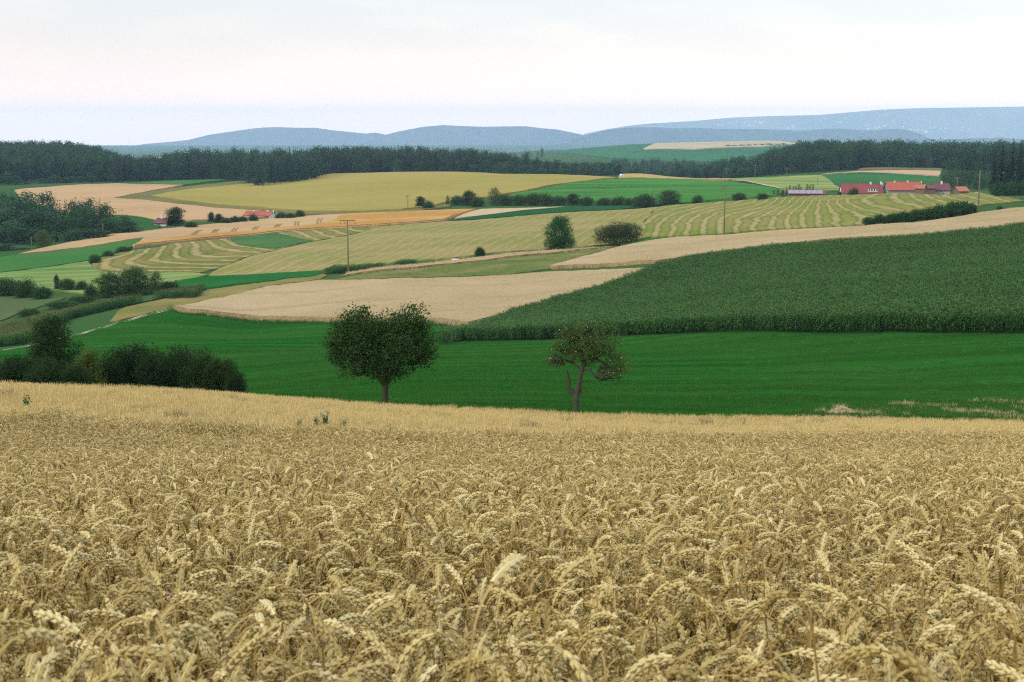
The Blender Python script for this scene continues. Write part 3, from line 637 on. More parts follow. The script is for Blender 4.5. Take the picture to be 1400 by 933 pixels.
# ------------------------------------------------------------------ wheat in front
def stalk(mb, rng, x, y, hgt, az, bend, lean, ear_r=.0070, leafy=1.0, tint=None):
    """one ripe stalk: straw, curved neck and a nodding ear built of offset spikelets"""
    t = rng.random() if tint is None else tint
    d = np.array([math.cos(az), math.sin(az), 0.0]); up = np.array([0, 0, 1.0])
    p = np.array([x, y, 0.0]); P = [p.copy()]
    la = lean
    for i in range(3):
        la += lean * .25; p = p + (up * math.cos(la) + d * math.sin(la)) * hgt / 3; P.append(p.copy())
    mb.tube(P, [.0024, .0022, .002, .0018], 3, 1, t, cap=False)
    neck, ear = rng.uniform(.045, .085), rng.uniform(.066, .092)
    n1, n2 = 4, 11
    tot = bend; a = la; Q = [p.copy()]
    for i in range(n1):
        a += tot * .58 / n1; p = p + (up * math.cos(a) + d * math.sin(a)) * neck / n1; Q.append(p.copy())
    mb.tube(Q, .0018, 3, 1, t, cap=False)
    E = [p.copy()]
    for i in range(n2):
        a += tot * .42 / n2; p = p + (up * math.cos(a) + d * math.sin(a)) * ear / n2; E.append(p.copy())
    E = np.array(E); side = np.array([-d[1], d[0], 0.0])
    nrm = np.cross(np.gradient(E, axis=0), side); nrm /= np.linalg.norm(nrm, axis=1)[:,None] + 1e-9
    mb.tube(E, 0.0046 * (ear_r / .0078), 5, 0, t, cap=False)
    V = []; Fs = []; tt = []
    for i in range(n2):
        f = i / (n2 - 1); g = (.62 + .5 * math.sin(math.pi * min(1, .12 + f * .8))) * (ear_r / .0078)
        ax = E[i+1] - E[i]; ax = ax / (np.linalg.norm(ax) + 1e-9)
        for sg in ((1, -1) if i < n2 - 1 else (0,)):
            o = side * sg * .0036 * g + nrm[i] * ((i % 2) * 2 - 1) * .0016
            c = E[i] + o + ax * (.004 if sg > 0 else 0); L = .0138 * g; q = (ax + side * sg * .19 + nrm[i] * ((i % 2) * 2 - 1) * .22); q /= np.linalg.norm(q)
            w1 = np.cross(q, nrm[i]); w1 /= np.linalg.norm(w1) + 1e-9; w2 = np.cross(q, w1)
            b = len(V); m_ = c + q * L * .4
            V += [c, m_ + w1 * .0040 * g, m_ + w2 * .0046 * g, m_ - w1 * .0040 * g, m_ - w2 * .0046 * g, c + q * L * 1.15]
            Fs += [(b, b+2, b+1), (b, b+3, b+2), (b, b+4, b+3), (b, b+1, b+4), (b+5, b+1, b+2), (b+5, b+2, b+3), (b+5, b+3, b+4), (b+5, b+4, b+1)]
            tt += [min(1, max(0, t + rng.normal() * .06))] * 8
    mb.add(V, Fs, 0, tt)
    if rng.random() < .45 * leafy:
        k = rng.uniform(.35, .85); b0 = np.array([x, y, 0]) + d * math.sin(lean) * hgt * k + up * hgt * k
        la2 = rng.uniform(0, 6.28); l = np.array([math.cos(la2), math.sin(la2), 0]); ln = rng.uniform(.12, .22)
        Lp = [b0, b0 + l * ln * .35 + up * ln * .32, b0 + l * ln * .75 + up * ln * .18, b0 + l * ln * .95 - up * ln * .3]
        mb.ribbon(Lp, [.003, .0055, .0045, .001], np.array([-l[1], l[0], .3]), 2, rng.random())
def wheat_clump(seed, n=76, size=.35, hmean=.76, hvar=.055, lodged=0.0, mess=.55):
    rng = np.random.default_rng(seed); mb = MB()
    main = rng.uniform(0, 6.28)
    for i in range(n):
        x, y = rng.uniform(-size / 2, size / 2, 2)
        az = main + rng.normal() * 1.5
        b = rng.choice([rng.uniform(.5, 1.3), rng.uniform(1.5, 2.4), rng.uniform(2.4, 3.4)], p=[.17, .2, .63])
        stalk(mb, rng, x, y, hmean + rng.normal() * hvar - .08 * (b < 1.2), az, b, abs(rng.normal()) * .12 + lodged * rng.uniform(.4, 1.1))
    return mb
def ear_mat(name, stops, bumpy=True):
    N = NT(name); t = N.attr('tint'); v = N.coord()
    oi = N.n('ShaderNodeObjectInfo').outputs['Random']
    f = N.math('ADD', N.math('MULTIPLY', t, .72), N.math('ADD', N.math('MULTIPLY', N.noise(v, 60, 3, .7), .3), N.math('MULTIPLY', oi, .12)))
    N.fin(N.ramp(f, stops), .62, .25)
    if bumpy: N.bump(N.noise(v, 320, 2, .6), .5, .002)
    tr = N.n('ShaderNodeBsdfTranslucent'); tr.inputs['Color'].default_value = (.5, .33, .12, 1)
    mx = N.n('ShaderNodeMixShader'); mx.inputs[0].default_value = .14
    N.l(N.b.outputs[0], mx.inputs[1]); N.l(tr.outputs[0], mx.inputs[2]); N.l(mx.outputs[0], N.out.inputs['Surface'])
    return N.m
m_ear = ear_mat('wheat_ear', [(.1, (.27,.195,.062)), (.35, (.375,.295,.105)), (.65, (.475,.39,.16)), (1, (.60,.52,.27))])
m_straw = ear_mat('wheat_straw', [(.1, (.19,.12,.03)), (.5, (.30,.205,.06)), (1, (.43,.31,.11))], False)
m_dry = ear_mat('wheat_leaf', [(.1, (.16,.12,.04)), (.5, (.28,.22,.09)), (1, (.48,.41,.22))], False)
WM = [m_ear, m_straw, m_dry]
wheat_protos = [proto('wheat_clump', wheat_clump(s).mesh('wheat_clump', WM)) for s in range(14)]
short_protos = [proto('wheat_clump', wheat_clump(50 + s, 22, .34, .50, .12, .5).mesh('wheat_clump', WM)) for s in range(4)]
rng = np.random.default_rng(11)
sp = .30
gx, gy = np.meshgrid(np.arange(-18, 18, sp), np.arange(1.0, 34, sp))
X = gx.ravel() + rng.uniform(-.14, .14, gx.size); Y = gy.ravel() + rng.uniform(-.14, .14, gx.size)
wb = np.array(wheat_back); wb = wb[np.argsort(wb[:,0])]
edge_y = np.interp(X, wb[:,0], wb[:,1]) - np.abs(rng.normal(size=len(X))) ** 1.5 * 1.1 + .3
keep = (Y < edge_y) & (np.abs(X) < .40 * Y + 2.2)
X, Y = X[keep], Y[keep]
# wheel tracks and a flattened hollow
def dist_line(L, X, Y):
    d = np.full(len(X), 9e9)
    for (x0, y0), (x1, y1) in zip(L, L[1:]):
        vx, vy = x1 - x0, y1 - y0; k = np.clip(((X - x0) * vx + (Y - y0) * vy) / (vx * vx + vy * vy), 0, 1)
        d = np.minimum(d, np.hypot(X - x0 - vx * k, Y - y0 - vy * k))
    return d
TRAM = [at(x, y, 4, 30, .8) for x, y in ((430,648),(560,655),(700,662),(900,675),(1050,684),(1200,690),(1430,694))]
TRAM2 = [at(x, y, 4, 30, .8) for x, y in ((-60,588),(60,588),(200,591),(330,595),(480,599))]
hole = np.array(at(648, 772, 2.5, 10, .62)); hole2 = np.array(at(775, 820, 2.2, 10, .6))
dl = np.minimum(dist_line(TRAM, X, Y) + .05 * np.sin(X * 3), dist_line(TRAM2, X, Y))
dh = np.minimum(np.hypot((X - hole[0]) * 1.0, (Y - hole[1]) * .8), np.hypot(X - hole2[0], Y - hole2[1]) + .12)
low = (dl < .42) | (dh < .26)
gone = (low & (rng.random(len(X)) < .6)) | (dh < .12)
nzf = np.sin(X * 1.1 + np.sin(Y * .8)) * np.sin(Y * .9 + 1) + .6 * np.sin(X * 2.3 + Y * 1.7)
Zs = 1.0 + .045 * nzf + rng.normal(size=len(X)) * .03
Zs = np.where((dl < .6) & ~low, Zs * .95, Zs)
tilt = np.c_[nzf * .05 + rng.normal(size=len(X)) * .05, rng.normal(size=len(X)) * .06]
P = np.c_[X, Y, H(X, Y) + .02]
a = ~low
scatter('wheat_crop', P[a], wheat_protos, rng.uniform(0, 6.28, a.sum()), 1.0, 'dense ripe wheat with nodding ears filling the foreground', tilt[a], Zs[a])
b_ = low & ~gone
scatter('wheat_crop', P[b_], short_protos, rng.uniform(0, 6.28, b_.sum()), 1.0, 'short trampled wheat along the wheel tracks', tilt[b_], np.full(b_.sum(), .95))

# ------------------------------------------------------------------ cut stubble behind the wheat
def stubble_clump(seed, size=.7):
    rng = np.random.default_rng(seed); mb = MB()
    for r in range(5):
        yy = -size / 2 + (r + .5) * size / 5
        for i in range(26):
            x = rng.uniform(-size / 2, size / 2); y = yy + rng.normal() * .018; hgt = rng.uniform(.10, .22)
            a = rng.uniform(0, 3.14); s_ = np.array([math.cos(a), math.sin(a), 0]) * .0042
            tp = np.array([x + rng.normal() * .025, y + rng.normal() * .025, hgt]); b0 = np.array([x, y, -.02])
            mb.add([b0 - s_, b0 + s_, tp + s_ * .9, tp - s_ * .9], [(0, 1, 2, 3)], 0, rng.random())
    for i in range(16):
        x, y = rng.uniform(-size / 2, size / 2, 2); a = rng.uniform(0, 6.28); l = rng.uniform(.06, .2)
        p0 = np.array([x, y, rng.uniform(.01, .08)]); p1 = p0 + np.array([math.cos(a) * l, math.sin(a) * l, rng.uniform(-.03, .06)])
        mb.ribbon([p0, p1], [.004, .003], np.array([-math.sin(a), math.cos(a), 0]), 0, rng.random())
    return mb.mesh('stubble_clump', [m_stubble])
m_stubble = ear_mat('stubble_straw', [(.1, (.35,.25,.085)), (.5, (.49,.39,.155)), (1, (.61,.525,.27))], False)
stub_protos = [proto('stubble_clump', stubble_clump(s)) for s in range(6)]
sb = np.array(stub_back); sb = sb[np.argsort(sb[:,0])]
gx, gy = np.meshgrid(np.arange(-34, 34, .62), np.arange(18, 84, .62))
X = gx.ravel() + rng.uniform(-.2, .2, gx.size); Y = gy.ravel() + rng.uniform(-.1, .1, gx.size)
keep = (Y > np.interp(X, wb[:,0], wb[:,1]) - 2.2) & (Y < np.interp(X, sb[:,0], sb[:,1])) & (np.abs(X) < .40 * Y + 2)
X, Y = X[keep], Y[keep]
patch = np.sin(X * .35 + Y * .12) * np.sin(Y * .31 + .5 * np.sin(X * .2))
keep = rng.random(len(X)) < np.clip(.92 + .5 * patch, .45, 1); X, Y = X[keep], Y[keep]
szs = np.clip(1 + .25 * np.sin(Y * .45 + np.sin(X * .15)) + rng.normal(size=len(X)) * .12, .5, 1.5)
scatter('stubble', np.c_[X, Y, H(X, Y) + .02], stub_protos, rng.normal(size=len(X)) * .12 + .05, 1.0, 'golden cut stubble in drilled rows behind the wheat', None, szs)

# ------------------------------------------------------------------ grasses
def grass_clump(seed, n, size, h0, h1, w):
    rng = np.random.default_rng(seed); mb = MB()
    for i in range(n):
        x, y = rng.uniform(-size / 2, size / 2, 2); h = rng.uniform(h0, h1); a = rng.uniform(0, 6.28)
        l = np.array([math.cos(a), math.sin(a), 0]); s_ = np.array([-l[1], l[0], 0])
        p = np.array([x, y, -.02]); b = rng.uniform(.1, .7)
        mb.ribbon([p, p + np.array([0, 0, h * .6]) + l * h * b * .3, p + np.array([0, 0, h]) + l * h * b], [w, w * .8, w * .12], s_, 0, rng.random())
    return mb
m_blade = leaf_mat('grass_blade', (.006,.045,.005), (.045,.145,.020), .2, .05, .6)
m_dryblade = ear_mat('dry_grass', [(.1, (.16,.15,.05)), (.5, (.36,.29,.13)), (1, (.50,.42,.24))], False)
m_litter = ear_mat('dead_grass', [(.1, (.10,.085,.035)), (.5, (.17,.16,.07)), (1, (.34,.29,.17))], False)
gp = [proto('grass_clump', grass_clump(s, 210, 1.5, .07, .16, .007).mesh('grass_clump', [m_blade])) for s in range(6)]
gx, gy = np.meshgrid(np.arange(-70, 75, 1.25), np.exp(np.arange(math.log(66), math.log(190), .0135)))
X = gx.ravel() + rng.uniform(-.6, .6, gx.size); Y = gy.ravel() * (1 + rng.uniform(-.007, .007, gx.size))
keep = inside_xy(FIELDS['meadow'], X, Y) & (np.abs(X) < .40 * Y)
X, Y = X[keep], Y[keep]
dens = .55 + .45 * np.sin(X * .11 + Y * .23 + np.sin(X * .05)) * np.sin(Y * .17)
keep = rng.random(len(X)) < dens + .25; X, Y = X[keep], Y[keep]
scatter('meadow_grass', np.c_[X, Y, H(X, Y) + .03], gp, rng.uniform(0, 6.28, len(X)), np.clip(.8 + .5 * rng.random(len(X)), .7, 1.3), 'short lush green grass of the meadow')
dp = [proto('grass_clump', grass_clump(80 + s, 60, .8, .15, .5, .006).mesh('grass_clump', [m_dryblade])) for s in range(4)]
gpv = gp
VB = []
VP = FIELDS['field_verge']; lo, hi = VP.min(0), VP.max(0)
n = 5200; X = rng.uniform(lo[0], hi[0], n); Y = rng.uniform(lo[1], hi[1], n); k = inside_xy(VP, X, Y); X, Y = X[k], Y[k]
sel = (np.sin(X * .5 + Y * .9) * np.sin(X * .23 - Y * .6) + rng.normal(size=len(X)) * .55) > .85
s2 = ~sel & (rng.random(len(X)) < .75)
scatter('meadow_grass', np.c_[X, Y, H(X, Y) + .05][s2], gp, rng.uniform(0, 6.28, s2.sum()), rng.uniform(.6, 1.5, s2.sum()), 'rank green grass on the verge at the end of the field')
scatter('dry_grass', np.c_[X, Y, H(X, Y) + .05][sel], dp, rng.uniform(0, 6.28, sel.sum()), rng.uniform(.4, .9, sel.sum()), 'pale dry grass on the verge at the end of the field')
# tufts of weed and dead grass in the stubble
k = 420; tx = rng.uniform(-30, 32, k); ty = rng.uniform(26, 70, k); ok = (ty > np.interp(tx, wb[:,0], wb[:,1]) + .3) & (ty < np.interp(tx, sb[:,0], sb[:,1]) - .3) & (np.sin(tx * .4 + ty * .9) + rng.normal(size=k) * .6 > .2)
tx, ty = tx[ok], ty[ok]
scatter('dry_grass', np.c_[tx, ty, H(tx, ty) + .02], [proto('grass_clump', grass_clump(88 + q, 90, .5, .12, .34, .006).mesh('grass_clump', [m_litter])) for q in range(3)], rng.uniform(0, 6.28, len(tx)), rng.uniform(.5, 1.3, len(tx)), 'greyish weeds and dead grass between the stubble rows')
# a ragged fringe where stubble meets meadow, and beside the crops
fx = rng.uniform(-30, 34, 700); fy = np.interp(fx, sb[:,0], sb[:,1]) + rng.normal(size=700) * .35
scatter('dry_grass', np.c_[fx, fy, H(fx, fy) + .02], dp, rng.uniform(0, 6.28, 700), rng.uniform(.25, .6, 700), 'thin dry grass along the edge of the stubble')

# ------------------------------------------------------------------ maize
m_maize = leaf_mat('maize_leaf', (.006,.036,.007), (.048,.122,.026), .16, .25, .6, .45)
m_tassel = ear_mat('maize_tassel', [(.1, (.05,.07,.015)), (.6, (.09,.11,.025)), (1, (.15,.15,.045))], False)
def maize_clump(seed, n=9, length=1.5, hgt=2.3, tas=.8, leaves=11):
    rng = np.random.default_rng(seed); mb = MB()
    for i in range(n):
        x = -length / 2 + (i + .5) * length / n + rng.normal() * .02; y = rng.normal() * .04; h = hgt * rng.uniform(.86, 1.03)
        ln = rng.normal(size=2) * .03
        mb.tube([(x, y, 0), (x + ln[0] * .5, y + ln[1] * .5, h * .45), (x + ln[0], y + ln[1], h * .88)], [.013, .011, .006], 3, 0, rng.random() * .5)
        a0 = rng.uniform(0, 6.28)
        for k in range(leaves):
            z = h * (.16 + .70 * k / leaves); a = a0 + k * math.pi + rng.normal() * .5
            l = np.array([math.cos(a), math.sin(a), 0]); L = rng.uniform(.5, .8) * (1 - .35 * abs(k / leaves - .45))
            up = rng.uniform(.45, .75); b0 = np.array([x, y, z])
            Pn = [b0, b0 + l * L * .3 + np.array([0, 0, L * .42 * up]), b0 + l * L * .68 + np.array([0, 0, L * .45 * up]), b0 + l * L + np.array([0, 0, L * (.1 - .3 * rng.random())])]
            mb.ribbon(Pn, [.018, .042, .034, .004], np.array([-l[1], l[0], .25 * rng.normal()]), 0, rng.random())
        if rng.random() < tas:
            for k in range(5):
                a = rng.uniform(0, 6.28); sprd = rng.uniform(.05, .45) if k else .02
                b0 = np.array([x + ln[0], y + ln[1], h * .86]); l = np.array([math.cos(a), math.sin(a), 0])
                mb.ribbon([b0, b0 + np.array([0, 0, .16]) + l * .16 * sprd, b0 + np.array([0, 0, .27]) + l * .3 * sprd], [.006, .008, .005], np.array([-l[1], l[0], 0]), 1, rng.random())
    return mb.mesh('maize_clump', [m_maize, m_tassel])
maize_protos = [proto('maize_clump', maize_clump(s, tas=.08)) for s in range(7)]
def maize(name, XY, protos, ang, row, seg, label, pad=0.0, sc=1.0, cull=None):
    XY = np.asarray(XY); c, s_ = math.cos(ang), math.sin(ang)
    U = XY[:,0] * c + XY[:,1] * s_; W_ = -XY[:,0] * s_ + XY[:,1] * c
    gu, gw = np.meshgrid(np.arange(U.min(), U.max(), seg), np.arange(W_.min(), W_.max(), row))
    rowi = np.round((gw.ravel() - W_.min()) / row).astype(int); gu = gu.ravel() + rng.uniform(-.2, .2, gu.size); gw = gw.ravel() + rng.normal(size=gu.size) * .03
    X = gu * c - gw * s_; Y = gu * s_ + gw * c
    k = inside_xy(XY, X, Y) & (np.abs(X) < .44 * Y) & (rowi % 24 != 7) & (rng.random(len(X)) > .03); X, Y = X[k], Y[k]
    hz = sc * (1 + .06 * np.sin(X * .12 + Y * .07) * np.sin(Y * .15) + rng.normal(size=len(X)) * .03)
    scatter(name, np.c_[X, Y, H(X, Y) + .03], protos, ang + (rng.random(len(X)) < .5) * math.pi + rng.normal(size=len(X)) * .03, sc, label, None, hz)
fp = FIELDS['maize_field']; a_ = fp[11] - fp[2]
# the outline's far side was sighted over the crop; rows run along the near edge
maize('maize_crop', fp, maize_protos, math.atan2(a_[1], a_[0]) , .75, 1.5, 'tall dark green maize standing above the meadow')
tas_protos = [proto('maize_clump', maize_clump(90 + s, 9, 2.0, 2.0, 1.0, 9)) for s in range(4)]
fl = FIELDS['maize_strip']; a_ = fl[7] - fl[1]
maize('maize_crop', fl, tas_protos, math.atan2(a_[1], a_[0]), .8, 2.0, 'strip of tasselled maize curving along the mown strip')
fl = FIELDS['maize_plot']; a_ = fl[3] - fl[1]
maize('maize_crop', fl, [proto('maize_clump', maize_clump(95 + s, 9, 2.0, 1.6, .1, 9)) for s in range(3)], math.atan2(a_[1], a_[0]), .8, 2.0, 'narrow plot of young maize behind the pole')

# the rough fringe where the middle wheat field meets the meadow
ed = np.array([at(x, y, 200, 330) for x, y in ((244.5,420),(250,426.5),(260,429),(275.7,430),(340,436.8),(400,440),(450,441),(520,441.5),(600,442),(608,444))])
t_ = rng.uniform(0, len(ed) - 1.001, 900); i_ = t_.astype(int); f_ = (t_ - i_)[:,None]; q = ed[i_] * (1 - f_) + ed[i_ + 1] * f_ + rng.normal(size=(900, 2)) * np.array([.4, .7]) - np.array([0, .5])
scatter('fringe_grass', np.c_[q, H(q[:,0], q[:,1])], dp, rng.uniform(0, 6.28, 900), rng.uniform(.8, 1.9, 900), 'dry grass fringe along the wheat above the meadow')
q2 = q + rng.normal(size=q.shape) * .3 - np.array([0, .6])
scatter('fringe_grass', np.c_[q2, H(q2[:,0], q2[:,1])], gp, rng.uniform(0, 6.28, 900), rng.uniform(1.2, 3.2, 900), 'tall green grass fringe below the wheat')

# standing straw of the middle wheat fields
m_midwheat = ear_mat('wheat_tuft', [(.1, (.19,.145,.06)), (.45, (.335,.28,.145)), (1, (.50,.445,.275))], False)
tp = [proto('wheat_tuft', grass_clump(120 + q, 130, 2.4, .62, .95, .016).mesh('wheat_tuft', [m_midwheat])) for q in range(5)]
for fn, lab, stp in (('wheat_field', 'ripe wheat standing in the middle field', 1.35), ('wheat_band', 'ripe wheat standing above the maize', 1.6), ('wheat_strip', 'pale wheat standing in the narrow strip', 1.6)):
    PF = FIELDS[fn]; lo, hi = PF.min(0), PF.max(0)
    gx, gy = np.meshgrid(np.arange(lo[0], hi[0], stp), np.arange(lo[1], hi[1], stp))
    X = gx.ravel() + rng.uniform(-.8, .8, gx.size); Y = gy.ravel() + rng.uniform(-.8, .8, gx.size)
    k = inside_xy(PF, X, Y) & (np.abs(X) < .44 * Y); X, Y = X[k], Y[k]
    dn = np.sin(X * .09 + Y * .3) * np.sin(Y * .21 - X * .02) + rng.normal(size=len(X)) * .7
    k = dn > -.9; X, Y = X[k], Y[k]
    scatter('wheat_crop', np.c_[X, Y, H(X, Y) + .04], tp, rng.uniform(0, 6.28, len(X)), 1.0, lab, None, 1 + .1 * rng.normal(size=len(X)))
LEAFK = .74
# ------------------------------------------------------------------ trees and shrubs
m_bark = plain_mat('bark', (.045, .042, .028), 1, 0, .35, 14, (1, 1, .25))
m_bark_l = plain_mat('grey_bark', (.048, .052, .036), 1, 0, .35, 14, (1, 1, .25))
m_l_apple = leaf_mat('apple_leaf', (.009,.032,.008), (.048,.115,.025), .22, 1.2)
m_l_old = leaf_mat('sparse_apple_leaf', (.036,.070,.017), (.12,.185,.05), .2, 1.2)
m_l_dark = leaf_mat('dark_leaf', (.006,.022,.007), (.028,.062,.017), .2, .8)
m_l_mid = leaf_mat('mid_leaf', (.018,.055,.014), (.06,.125,.032), .22, .6)
m_l_yel = leaf_mat('yellow_leaf', (.045,.085,.016), (.13,.16,.032), .25, .8)
m_l_pale = leaf_mat('pale_leaf', (.045,.085,.022), (.12,.16,.045), .25, .6)
m_l_maple = leaf_mat('maple_leaf', (.010,.065,.013), (.035,.13,.028), .22, .7)
m_l_thorn = leaf_mat('thorn_leaf', (.022,.045,.016), (.06,.085,.03), .2, .8)
m_l_wood = leaf_mat('wood_leaf', (.006,.034,.017), (.036,.100,.040), .12, .15, .55, .8)
m_l_hedge = leaf_mat('hedge_leaf', (.012,.055,.014), (.04,.105,.026), .2, .8)
m_needle = leaf_mat('spruce_needle', (.002,.020,.017), (.012,.052,.038), .0, .3, .55, .7)
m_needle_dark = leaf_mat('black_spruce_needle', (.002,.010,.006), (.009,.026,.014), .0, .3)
m_fruit = plain_mat('apple_fruit', (.30,.27,.09), .5, .3, .3, 6)

def lobe_leaves(mb, rng, lobes, n, size, m=0, clump=7, shell=.55, spread=.5, up=.35, gap=.25, flat=0):
    """leaf sprays through the volume of overlapping lobes (cx,cy,cz,rx,ry,rz), denser outside, with gaps"""
    L = np.array(lobes, float); vol = L[:,3] * L[:,4] * L[:,5]
    vol = vol ** .8; k = rng.choice(len(L), n // clump, p=vol / vol.sum())
    d = rng.normal(size=(len(k), 3)); d /= np.linalg.norm(d, axis=1)[:,None]
    r = shell + (1.04 - shell) * rng.random(len(k)) ** .6 + (rng.random(len(k)) < .13) * .2 * rng.random(len(k))
    # lumpy outline
    ph = rng.uniform(0, 6.28, (3,)); lump = 1 + .15 * np.sin(d[:,0] * 7 + ph[0] + k) * np.sin(d[:,2] * 8 + ph[1]) + .08 * np.sin(d[:,1] * 15 + d[:,0] * 9 + ph[2])
    c = L[k,:3] + d * L[k,3:] * (r * lump)[:,None]
    g = np.sin(c[:,0] * 3.1 / spread + ph[0]) * np.sin(c[:,1] * 2.7 / spread + ph[1]) * np.sin(c[:,2] * 3.5 / spread + ph[2])
    sel = g > -gap - rng.random(len(c)) * .5; c = c[sel]; dd = d[sel]
    ax = dd * np.array([1, 1, .7]) + rng.normal(size=dd.shape) * .5
    cc = np.repeat(c, clump, 0) + rng.normal(size=(len(c) * clump, 3)) * size * np.array([.9, .9, .7]) + np.repeat(ax, clump, 0) * rng.uniform(-1.7, 1.7, (len(c) * clump, 1)) * size
    tint = np.clip(np.repeat(rng.random(len(c)), clump) * .9 + rng.random(len(cc)) * .1, 0, 1)
    mb.leaves(cc, size * rng.uniform(.7, 1.25, len(cc)), rng, m, up, tint)
def limb(mb, rng, a, b, r0, r1, sag=.12, k=6, n=5, m=0):
    a, b = np.array(a, float), np.array(b, float); L = np.linalg.norm(b - a); t = np.linspace(0, 1, n)[:,None]
    off = rng.normal(size=3) * sag * L
    P = a + (b - a) * t + off * (np.sin(t * math.pi)) + rng.normal(size=(n, 3)) * L * .025 * np.sin(t * math.pi)
    mb.tube(P, np.linspace(r0, r1, n), k, m, .5); return P
def plant(name, x, d, ytop, wpx, protos, label, cat, group=None, rz=None, y0=None, sq=1.0):
    """stand a copy of a prototype (list of (part name, mesh, own width, own height)) where it grows"""
    u, t = ray(x, ytop); X, Yd = u * d, d
    z = h1(X, Yd)
    if y0 is not None: X, Yd = at(x, y0, d * .8, d * 1.25); z = h1(X, Yd); u, t = ray(x, ytop)
    hgt = max(EZ - t * Yd - z, .5); wid = wpx * Yd / F
    parts, W0, H0 = protos
    root = bpy.data.objects.new(name, None); col.objects.link(root); root.empty_display_size = .5
    root.location = (X, Yd, z - .05)
    root.rotation_euler = (0, 0, random.uniform(0, 6.28) if rz is None else rz)
    root.scale = (wid / W0, wid / W0 * sq, hgt / H0)
    tag(root, label, cat, group)
    for pn, me in parts:
        o = bpy.data.objects.new(pn, me); col.objects.link(o); o.parent = root
    return root
def whole(parts_mb, mats_list, names):
    return [(n, mb.mesh(n, ms)) for n, mb, ms in zip(names, parts_mb, mats_list)]

random.seed(5)
# --- the two apple trees on the edge of the meadow, built at real size
def px_tree(x0, y0, d, trunkf, lobes_px, n, size, mleaf, mbark, seed, label, fruit=0, gap=.25, depth=.85, shell=.5, clump=7):
    k = d / F; rng = np.random.default_rng(seed)
    X, Yd = at(x0, y0, d * .85, d * 1.15); z = h1(X, Yd); k = Yd / F
    P = lambda px, py, dy=0.0: np.array([(px - x0) * k, dy * k, (y0 - py) * k])
    tr = MB(); trunkf(tr, rng, P, k)
    cr = MB()
    lobes = [(*P(a, b, dy), rx * k, (rx + ry) * .5 * depth * k, ry * k) for a, b, rx, ry, dy in lobes_px]
    lobe_leaves(cr, rng, lobes, n, size, 0, clump, shell, .55, .3, gap)
    # twigs reaching into every lobe
    for (cx, cy_, cz, rx, ry, rz_) in lobes:
        for q in range(9):
            dd = rng.normal(size=3); dd /= np.linalg.norm(dd)
            limb(tr, rng, (cx * .55, cy_ * .55, cz - rz_ * .75), (cx + dd[0] * rx * .92, cy_ + dd[1] * ry * .92, cz + dd[2] * rz_ * .92), .022, .006, .12, 4, 4)
    root = bpy.data.objects.new('apple_tree', None); col.objects.link(root); root.location = (X, Yd, z - .04)
    tag(root, label, 'tree', 'apple trees at the foot of the stubble')
    link('trunk', tr.mesh('trunk', [mbark], True), root); link('crown', cr.mesh('crown', [mleaf]), root)
    if fruit:
        fm = MB()
        for i in range(fruit):
            l = lobes[rng.integers(len(lobes))]; dd = rng.normal(size=3); dd /= np.linalg.norm(dd); dd[1] = -abs(dd[1])
            c = np.array(l[:3]) + dd * np.array(l[3:]) * .97
            fm.tube([c + [0, 0, .03], c + [0, 0, .012], c - [0, 0, .018], c - [0, 0, .03]], [.012, .034, .032, .01], 6)
        o = link('apples', fm.mesh('apples', [m_fruit], True), root); o['kind'] = 'stuff'
    return root
def trunk_a(tr, rng, P, k):
    tr.tube([P(527,557), P(526.5,545), P(527,532), P(526,521)], np.array([9.5, 7.2, 6.8, 8]) * .55 * k, 9)
    for pts, r in (([(526,523),(519,510),(508,499),(497,491),(482,480)], 4.6), ([(527,523),(530,508),(528,490),(526,470)], 4.4), ([(528,523),(536,508),(546,494),(560,478),(572,462)], 4.6), ([(519,511),(505,480),(494,455),(490,440)], 3.4), ([(536,508),(548,475),(560,445)], 3.2), ([(508,499),(485,494),(466,490)], 2.4)):
        q = [P(a, b, (i / len(pts)) * rng.uniform(-25, 25)) for i, (a, b) in enumerate(pts)]
        tr.tube(q, np.linspace(r, r * .3, len(q)) * k, 7)
A_L = [(486,462,38,38,0),(566,460,31,34,4),(527,476,32,38,-4),(462,472,18,26,3),(586,477,14,20,-3),(500,497,26,17,6),(547,494,26,22,0),(499,434,27,20,-6),(565,431,27,17,5),(480,440,22,18,8),(467,452,16,18,-8),(545,440,16,20,-10),(580,452,14,20,8),(458,480,12,18,4),(527,450,20,20,2),(478,499,20,12,4),(583,484,14,14,-4),(518,506,18,11,10),(572,468,24,28,6),(530,500,18,20,-12),(512,470,28,30,18),(550,470,26,26,-20)]
px_tree(527, 555.5, 71, trunk_a, A_L, 34000, .125, m_l_apple, m_bark, 3, 'full dark green apple tree with a heart shaped crown and short trunk', gap=-.02, shell=.45, clump=14)
